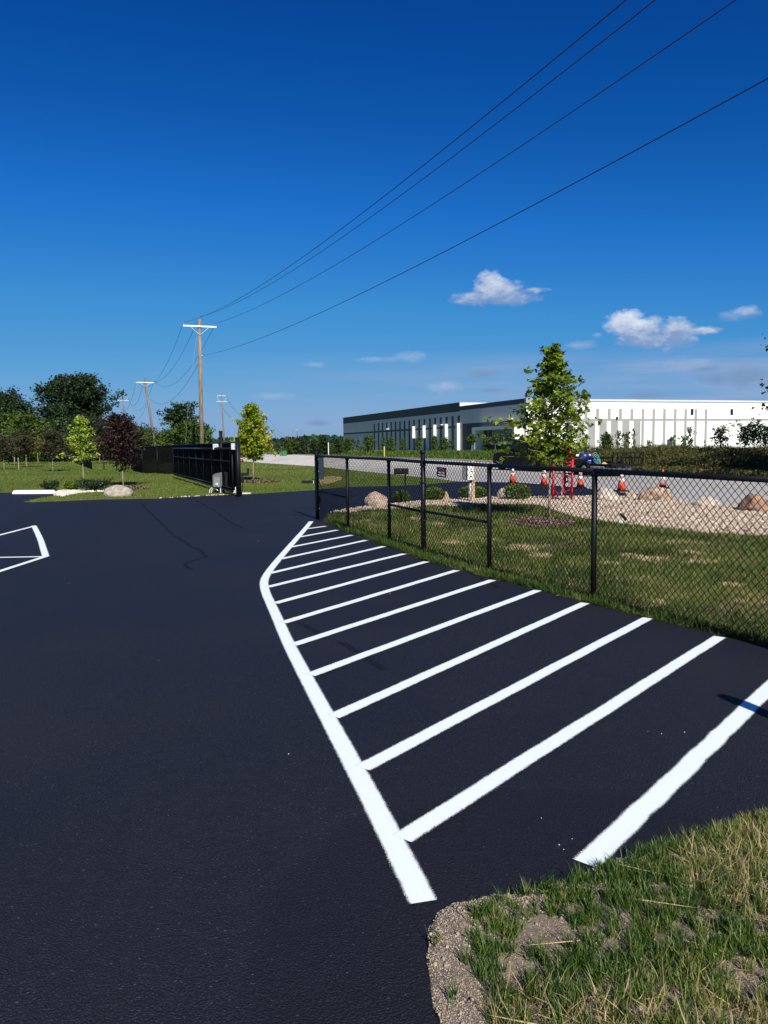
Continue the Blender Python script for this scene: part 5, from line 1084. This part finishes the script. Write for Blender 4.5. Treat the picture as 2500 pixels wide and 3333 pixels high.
# meter post
x, y = G(1540, 1634); mp_ = thing('meter_post', 'pale wooden post carrying a white electric meter box', 'meter post', (x, y, 0))
kk = y/FPX
MB().box((x, y, .56), (.105*.9, .09, 1.14)).build('post', M_WOOD, mp_, bevel=.004)
bx_ = P(1531, 1539, y-.06); mbx = MB().box(bx_, (.165, .12, 47*kk)).build('meter_box', M_WHITE, mp_, bevel=.008)
MB().box(bx_+Vector((.02, -.065, .10)), (.03, .012, .02)).box(bx_+Vector((.03, -.065, .04)), (.05, .012, .02)).box(bx_+Vector((.01, -.065, -.10)), (.05, .014, .03)).build('latch', M_BLACK, mbx)
b2_ = P(1513.5, 1539, y+.02); MB().box(b2_, (.125, .12, 47*kk)).build('switch_box', M_GBOX, mp_, bevel=.006)
MB().tube([(P(1531.5, 1565, y-.04)), (bx_.x, y-.04, 0)], .02, 8).build('conduit', M_GALV, mp_, smooth=True)
MB().tube([(P(1527.5, 1565, y-.04)), (bx_.x-.035, y-.04, 0)], .009, 6).build('ground_rod', M_GALV, mp_)
MB().box(P(1532, 1567, y-.04), (.07, .07, .07)).build('conduit_collar', M_BLACK, mp_)
# black box on post
x, y = G(1320, 1641); mb_ = thing('pedestal_box', 'black flat box on a thin post behind the smallest round shrub', 'post box', (x, y, 0))
MB().box((x, y, .42), (.042, .042, .88)).build('post', M_BLACK, mb_); v = P(1306, 1534, y-.04); bb = MB().box(v, (.39, .09, .165)).build('box', M_BLACK, mb_, bevel=.01)
for dx in (-.08, -.02, .09): MB().lathe([(.008, 0), (.008, .01)], (0, 0, 0), 8).build('screw', M_GALV, bb, shift=False).location = (v.x-x+dx, v.y-y-.05, v.z+.03)
# landscape light among white rocks
x, y = G(2035, 1706); ll_ = thing('landscape_light', 'black tilted spotlight on the gravel beside white rocks', 'spotlight', (x, y, 0))
MB().tube([(-.10, 0, .21), (.02, 0, .08)], [.022, .03], 10).build('lamp_body', M_CONEB, ll_, shift=False, smooth=True); MB().lathe([(.07, 0), (.06, .03), (.0, .05)], (.06, 0, .0), 12).build('base', M_CONEB, ll_, shift=False, smooth=True)
boulder('white round rock beside the black spotlight', 2014, 2027, 1686, 1700, 'pale', 21, .9).data.materials[0] = M_WST
boulder('low white rock under the black spotlight', 2006, 2034, 1695, 1709, 'pale', 22, .8).data.materials[0] = M_WST
# teal cabinet beyond the driveway
x, y = G(1045, 1565); o = thing('utility_cabinet', 'tall narrow teal cabinet on the lawn just right of the gate post', 'cabinet', (x, y, 0)); hh_ = 75*y/FPX
MB().box((x, y, hh_/2), (.26, .22, hh_)).build('body', M_TEALBOX, o, bevel=.015); MB().box((x, y, hh_+.02), (.29, .25, .04)).build('lid', M_TEALBOX, o, bevel=.01)
X, Y = sample([G(*p) for p in [(1034, 1572), (1036, 1560), (1075, 1554), (1112, 1556), (1110, 1564), (1070, 1576), (1040, 1580)]], 500); n = len(X)
blades('straw_mulch', X, Y, rng.uniform(.03, .10, n), rng.uniform(.015, .03, n), M_STRAW, None, rng.uniform(.2, 1, n), 1.4, 'tan straw spread round the teal cabinet', 'straw', .02)
# mulch at the golden maple, bare chips at the plum
for (px, py, rx, ry, lb) in ((850, 1568, .85, .7, 'brown mulch mound round the golden green maple'), (422, 1591, .7, .6, 'brown mulch round the purple tree')):
    cx_, cy_ = G(px, py); n = 1300; a = rng.uniform(0, 6.28, n); rr = np.sqrt(rng.uniform(0, 1, n)); X = cx_+rr*rx*np.cos(a); Y = cy_+rr*ry*np.sin(a)*1.5
    o = scatter_mesh('mulch_mound', CHIP_V, [(0, 1, 2, 3)], np.stack([X, Y, .03+.09*(1-rr)], 1), rand_rot(n, rng.uniform(0, .6, n)), rng.uniform(.05, .12, n), M_MULCH, tint=rng.uniform(.2, 1, n)); tag(o, lb, 'mulch', kind='stuff')
# white limestone crumbs along the lot edge on the left
X = []; Y = []
for a_, b_ in ((P_, Q_) for P_, Q_ in zip(island[7:9], island[8:10])): k = 30; t = rng.uniform(0, 1, k); X.append(a_[0]+(b_[0]-a_[0])*t); Y.append(a_[1]+(b_[1]-a_[1])*t+rng.uniform(.02, .35, k))
X = np.concatenate(X); Y = np.concatenate(Y); s = rng.uniform(.012, .03, len(X)); o = scatter_mesh('edge_stones', ICO_V, ICO_F, np.stack([X, Y, s*.4], 1), rand_rot(len(X)), s, M_STONE, tint=rng.uniform(.3, .8, len(X))); tag(o, 'pale stones dotted along the lot edge before the gate', 'stones', kind='stuff')
# markers, far cabinets
x, y = P0(1069, 125), 125; mk = thing('marker_post', 'thin white marker post with a dark blue top', 'marker post', (x, y, 0)); z1 = P(1069, 1423, y).z; z0 = P(1069, 1440, y).z
MB().tube([(x, y, 0), (x, y, z0)], .08, 8).build('lower_post', M_PVC, mk); MB().tube([(x, y, z0), (x, y, z1)], .11, 8).build('blue_sleeve', M_BLUE, mk)
x, y = P0(1250.5, 100), 100; z1 = P(1250, 1453, y).z; o = MB().tube([(x, y, 0), (x, y, z1-.02), (x, y, z1)], [.07, .07, .03], 8).build('marker_post', M_YEL); tag(o, 'short bright yellow marker post before the warehouse', 'marker post')
x, y = P0(921, 122), 122; gc = thing('utility_cabinet', 'low green utility cabinets beyond the road left of the conifers', 'cabinet', (x, y, 0))
MB().box((x+.25, y, .38), (.62, .6, .76)).build('body', M_GREENBOX, gc, bevel=.03); MB().box((x-.30, y, .27), (.42, .6, .54)).build('side_body', M_GREENBOX, gc, bevel=.03); MB().box((x+.25, y, .80), (.7, .66, .06)).build('lid', M_GREENBOX, gc, bevel=.02)

# black pickup at the far side of the road (front towards the distance)
tk = thing('pickup_truck', 'black pickup truck parked beyond the road behind the maple', 'pickup truck', (8.55, 44.6, Z_ROAD), math.atan2(U.y, U.x))
body = [(-2.75, .45), (-2.75, 1.02), (-.95, 1.04), (-.95, 1.08), (1.15, 1.10), (2.35, 1.04), (2.68, .95), (2.80, .70), (2.78, .40), (2.30, .36), (2.24, .62), (2.05, .80), (1.70, .80), (1.50, .62), (1.44, .34), (-1.30, .34), (-1.36, .62), (-1.56, .80), (-1.90, .80), (-2.10, .62), (-2.16, .40)]
MB().prism(body, -.95, .95).build('body', M_TRUCK, tk, shift=False, bevel=.05)
cabp = [(-.95, 1.05), (-.85, 1.72), (-.70, 1.80), (.45, 1.82), (.60, 1.76), (1.28, 1.09)]
MB().prism(cabp, -.80, .80).build('cab', M_TRUCK, tk, shift=False, bevel=.04)
for s_ in (-1, 1):
    w_ = MB(); w_.prism([(-.82, 1.15), (-.74, 1.66), (-.05, 1.68), (-.05, 1.15)], s_*.79, s_*.815); w_.prism([(.03, 1.15), (.03, 1.68), (.44, 1.69), (.98, 1.15)], s_*.79, s_*.815); w_.build('side_window', M_GLASS, tk, shift=False)
    MB().box((2.74, s_*.72, .84), (.12, .3, .16)).build('headlight', M_REFL, tk, shift=False, bevel=.02); MB().box((-2.77, s_*.86, .85), (.06, .12, .28)).build('tail_light', M_SIGNRED, tk, shift=False)
    MB().box((1.05, s_*1.03, 1.18), (.1, .16, .16)).build('mirror', M_TRUCK, tk, shift=False, bevel=.02)
    for xx in (1.87, -1.73):
        wl = MB().lathe([(.36, -.12), (.40, -.10), (.40, .10), (.36, .12)], (0, 0, 0), 24).build('wheel', M_TYRE, tk, shift=False, smooth=True); wl.matrix_local = Matrix.Translation((xx, s_*.84, .40)) @ Matrix.Rotation(R(90), 4, 'X')
        MB().lathe([(.24, -.125), (.24, .125), (.1, .135)], (0, 0, 0), 16).build('rim', M_GBOX, wl, shift=False)
MB().box((2.80, 0, .55), (.10, 1.8, .22)).box((-2.80, 0, .52), (.12, 1.7, .16)).build('bumper', M_CONEB, tk, shift=False, bevel=.02)
# trailer with line striping machines
trc = Vector((10.55, 37.9)); tr_ = thing('flatbed_trailer', 'black low trailer with mesh side panels behind the pickup', 'trailer', (trc.x, trc.y, Z_ROAD), math.atan2(U.y, U.x))
MB().box((0, 0, .50), (4.4, 1.8, .10)).build('deck', M_CONEB, tr_, shift=False); MB().bar((2.2, 0, .5), (3.6, 0, .45), .08).build('tow_bar', M_CONEB, tr_, shift=False)
for s_ in (-1, 1):
    f_ = MB(); 
    for xx in np.linspace(-2.15, 2.15, 7): f_.bar((xx, s_*.88, .5), (xx, s_*.88, .84 if s_ < 0 else .84), .04)
    f_.bar((-2.15, s_*.88, .84), (2.15, s_*.88, .84), .04); f_.build('side_rail', M_CONEB, tr_, shift=False)
    for xx in (-.4, .4):
        wl = MB().lathe([(.28, -.1), (.32, -.08), (.32, .08), (.28, .1)], (0, 0, 0), 20).build('wheel', M_TYRE, tr_, shift=False, smooth=True); wl.matrix_local = Matrix.Translation((xx, s_*1.02, .32)) @ Matrix.Rotation(R(90), 4, 'X')
        MB().lathe([(.17, -.105), (.17, .105)], (0, 0, 0), 14).build('rim', M_GALV, wl, shift=False)
rp = MB(); 
for yy in np.linspace(-.85, .85, 8): rp.bar((-2.2, yy, .5), (-2.3, yy, 1.10), .03)
rp.bar((-2.3, -.87, 1.10), (-2.3, .87, 1.10), .045); rp.bar((-2.2, -.87, .52), (-2.2, .87, .52), .05); rp.build('ramp_gate', M_CONEB, tr_, shift=False)
def on_tr(px, z, Y): x_ = P0(px, Y); return x_
yb_ = 37.6
def v3(px, py, Y=yb_): return P(px, py, Y)
mc = thing('line_striper', 'blue line painting machine on the trailer', 'paint machine', tuple(v3(1902, 1512)))
MB().lathe([(.14, -.18), (.26, -.12), (.28, .1), (.22, .22), (.1, .27)], v3(1900, 1490), 18).build('tank', M_BLUE, mc, smooth=True)
MB().box(v3(1912, 1505), (.35, .3, .22)).build('engine', M_BLUE, mc, bevel=.03); MB().box(v3(1880, 1482), (.16, .12, .10)).build('filter_box', M_WHITE, mc, bevel=.02); MB().box(v3(1917, 1481), (.14, .12, .09)).build('filter_box', M_WHITE, mc, bevel=.02)
fr = MB(); fr.tube([v3(1908, 1512), v3(1909, 1456), v3(1932, 1458)], .018, 6); fr.tube([v3(1915, 1476), v3(1923, 1462), v3(1940, 1458)], .012, 6); fr.build('handle_frame', M_CONEB, mc)
for px in (1880, 1898):
    w_ = MB().lathe([(.15, -.04), (.18, -.03), (.18, .03), (.15, .04)], (0, 0, 0), 18).build('wheel', M_TYRE, mc, shift=False); w_.matrix_local = Matrix.Translation(v3(px, 1506, yb_-.2)-Vector(mc.location)) @ Matrix.Rotation(R(80), 4, 'X')
MB().box(v3(1896, 1517, yb_-.1), (.12, .12, .1)).build('fuel_can', M_RED, mc)
m2 = thing('paint_sprayer', 'dark sprayer hung with pale teal hoses on the trailer', 'paint machine', tuple(v3(1940, 1512)))
MB().lathe([(.16, -.25), (.2, -.2), (.2, .1), (.12, .2)], v3(1931, 1498), 16).build('drum', M_BLUE, m2, smooth=True)
for k in range(5):
    c_ = v3(1938+k*2.5, 1488+k*3.5, yb_-.15*k); rr_ = .20-.02*k; MB().tube([c_+Vector((rr_*math.cos(a)*.8, .03*math.sin(2*a), rr_*math.sin(a)*1.1)) for a in np.linspace(0, 6.0, 20)], .016, 6).build('hose', M_TEAL, m2)
hh2 = MB(); hh2.tube([v3(1944, 1508), v3(1947, 1470), v3(1938, 1460), v3(1954, 1462)], .03, 6); hh2.tube([v3(1944, 1470), v3(1962, 1458), v3(1975, 1458)], .014, 6); hh2.build('handle_frame', M_CONEB, m2)
o = cone_obj('pale faded cone standing on the trailer', *v3(1887, 1480)[:2], .33); o.location.z = v3(1887, 1483).z; o['group'] = 'trailer load'
tp = MB(); nx_ = 26; ny_ = 8; vs = []
for j in range(ny_+1):
    for i in range(nx_+1):
        u_ = i/nx_; w_ = j/ny_; x_ = 2.1*(u_-.5); vs.append((x_, -.9+1.1*w_, (.0+.17*math.sin(min(1, u_*2.2)*1.6)*math.sin(w_*3.1)+.03*math.sin(i*1.3+j)*math.sin(j*1.1))*max(.15, 1-u_*.35)))
tp.add(vs, [(j*(nx_+1)+i, j*(nx_+1)+i+1, (j+1)*(nx_+1)+i+1, (j+1)*(nx_+1)+i) for j in range(ny_) for i in range(nx_)])
o = tp.build('tarpaulin', M_TARP, None, smooth=True); o.location = v3(1978, 1531, 36.2); o.rotation_euler = (0, 0, -.25); tag(o, 'grey crumpled tarpaulin heaped at the trailer tail', 'tarpaulin')
o = MB().lathe([(.26, 0), (.14, .08), (.02, .15)], (0, 0, 0), 14).build('sawdust_heap', mat('sawdust', (.62, .45, .16), rough=.9)); o.location = v3(1966, 1514, 36.9); tag(o, 'small pale yellow heap on the grey tarpaulin', 'heap')
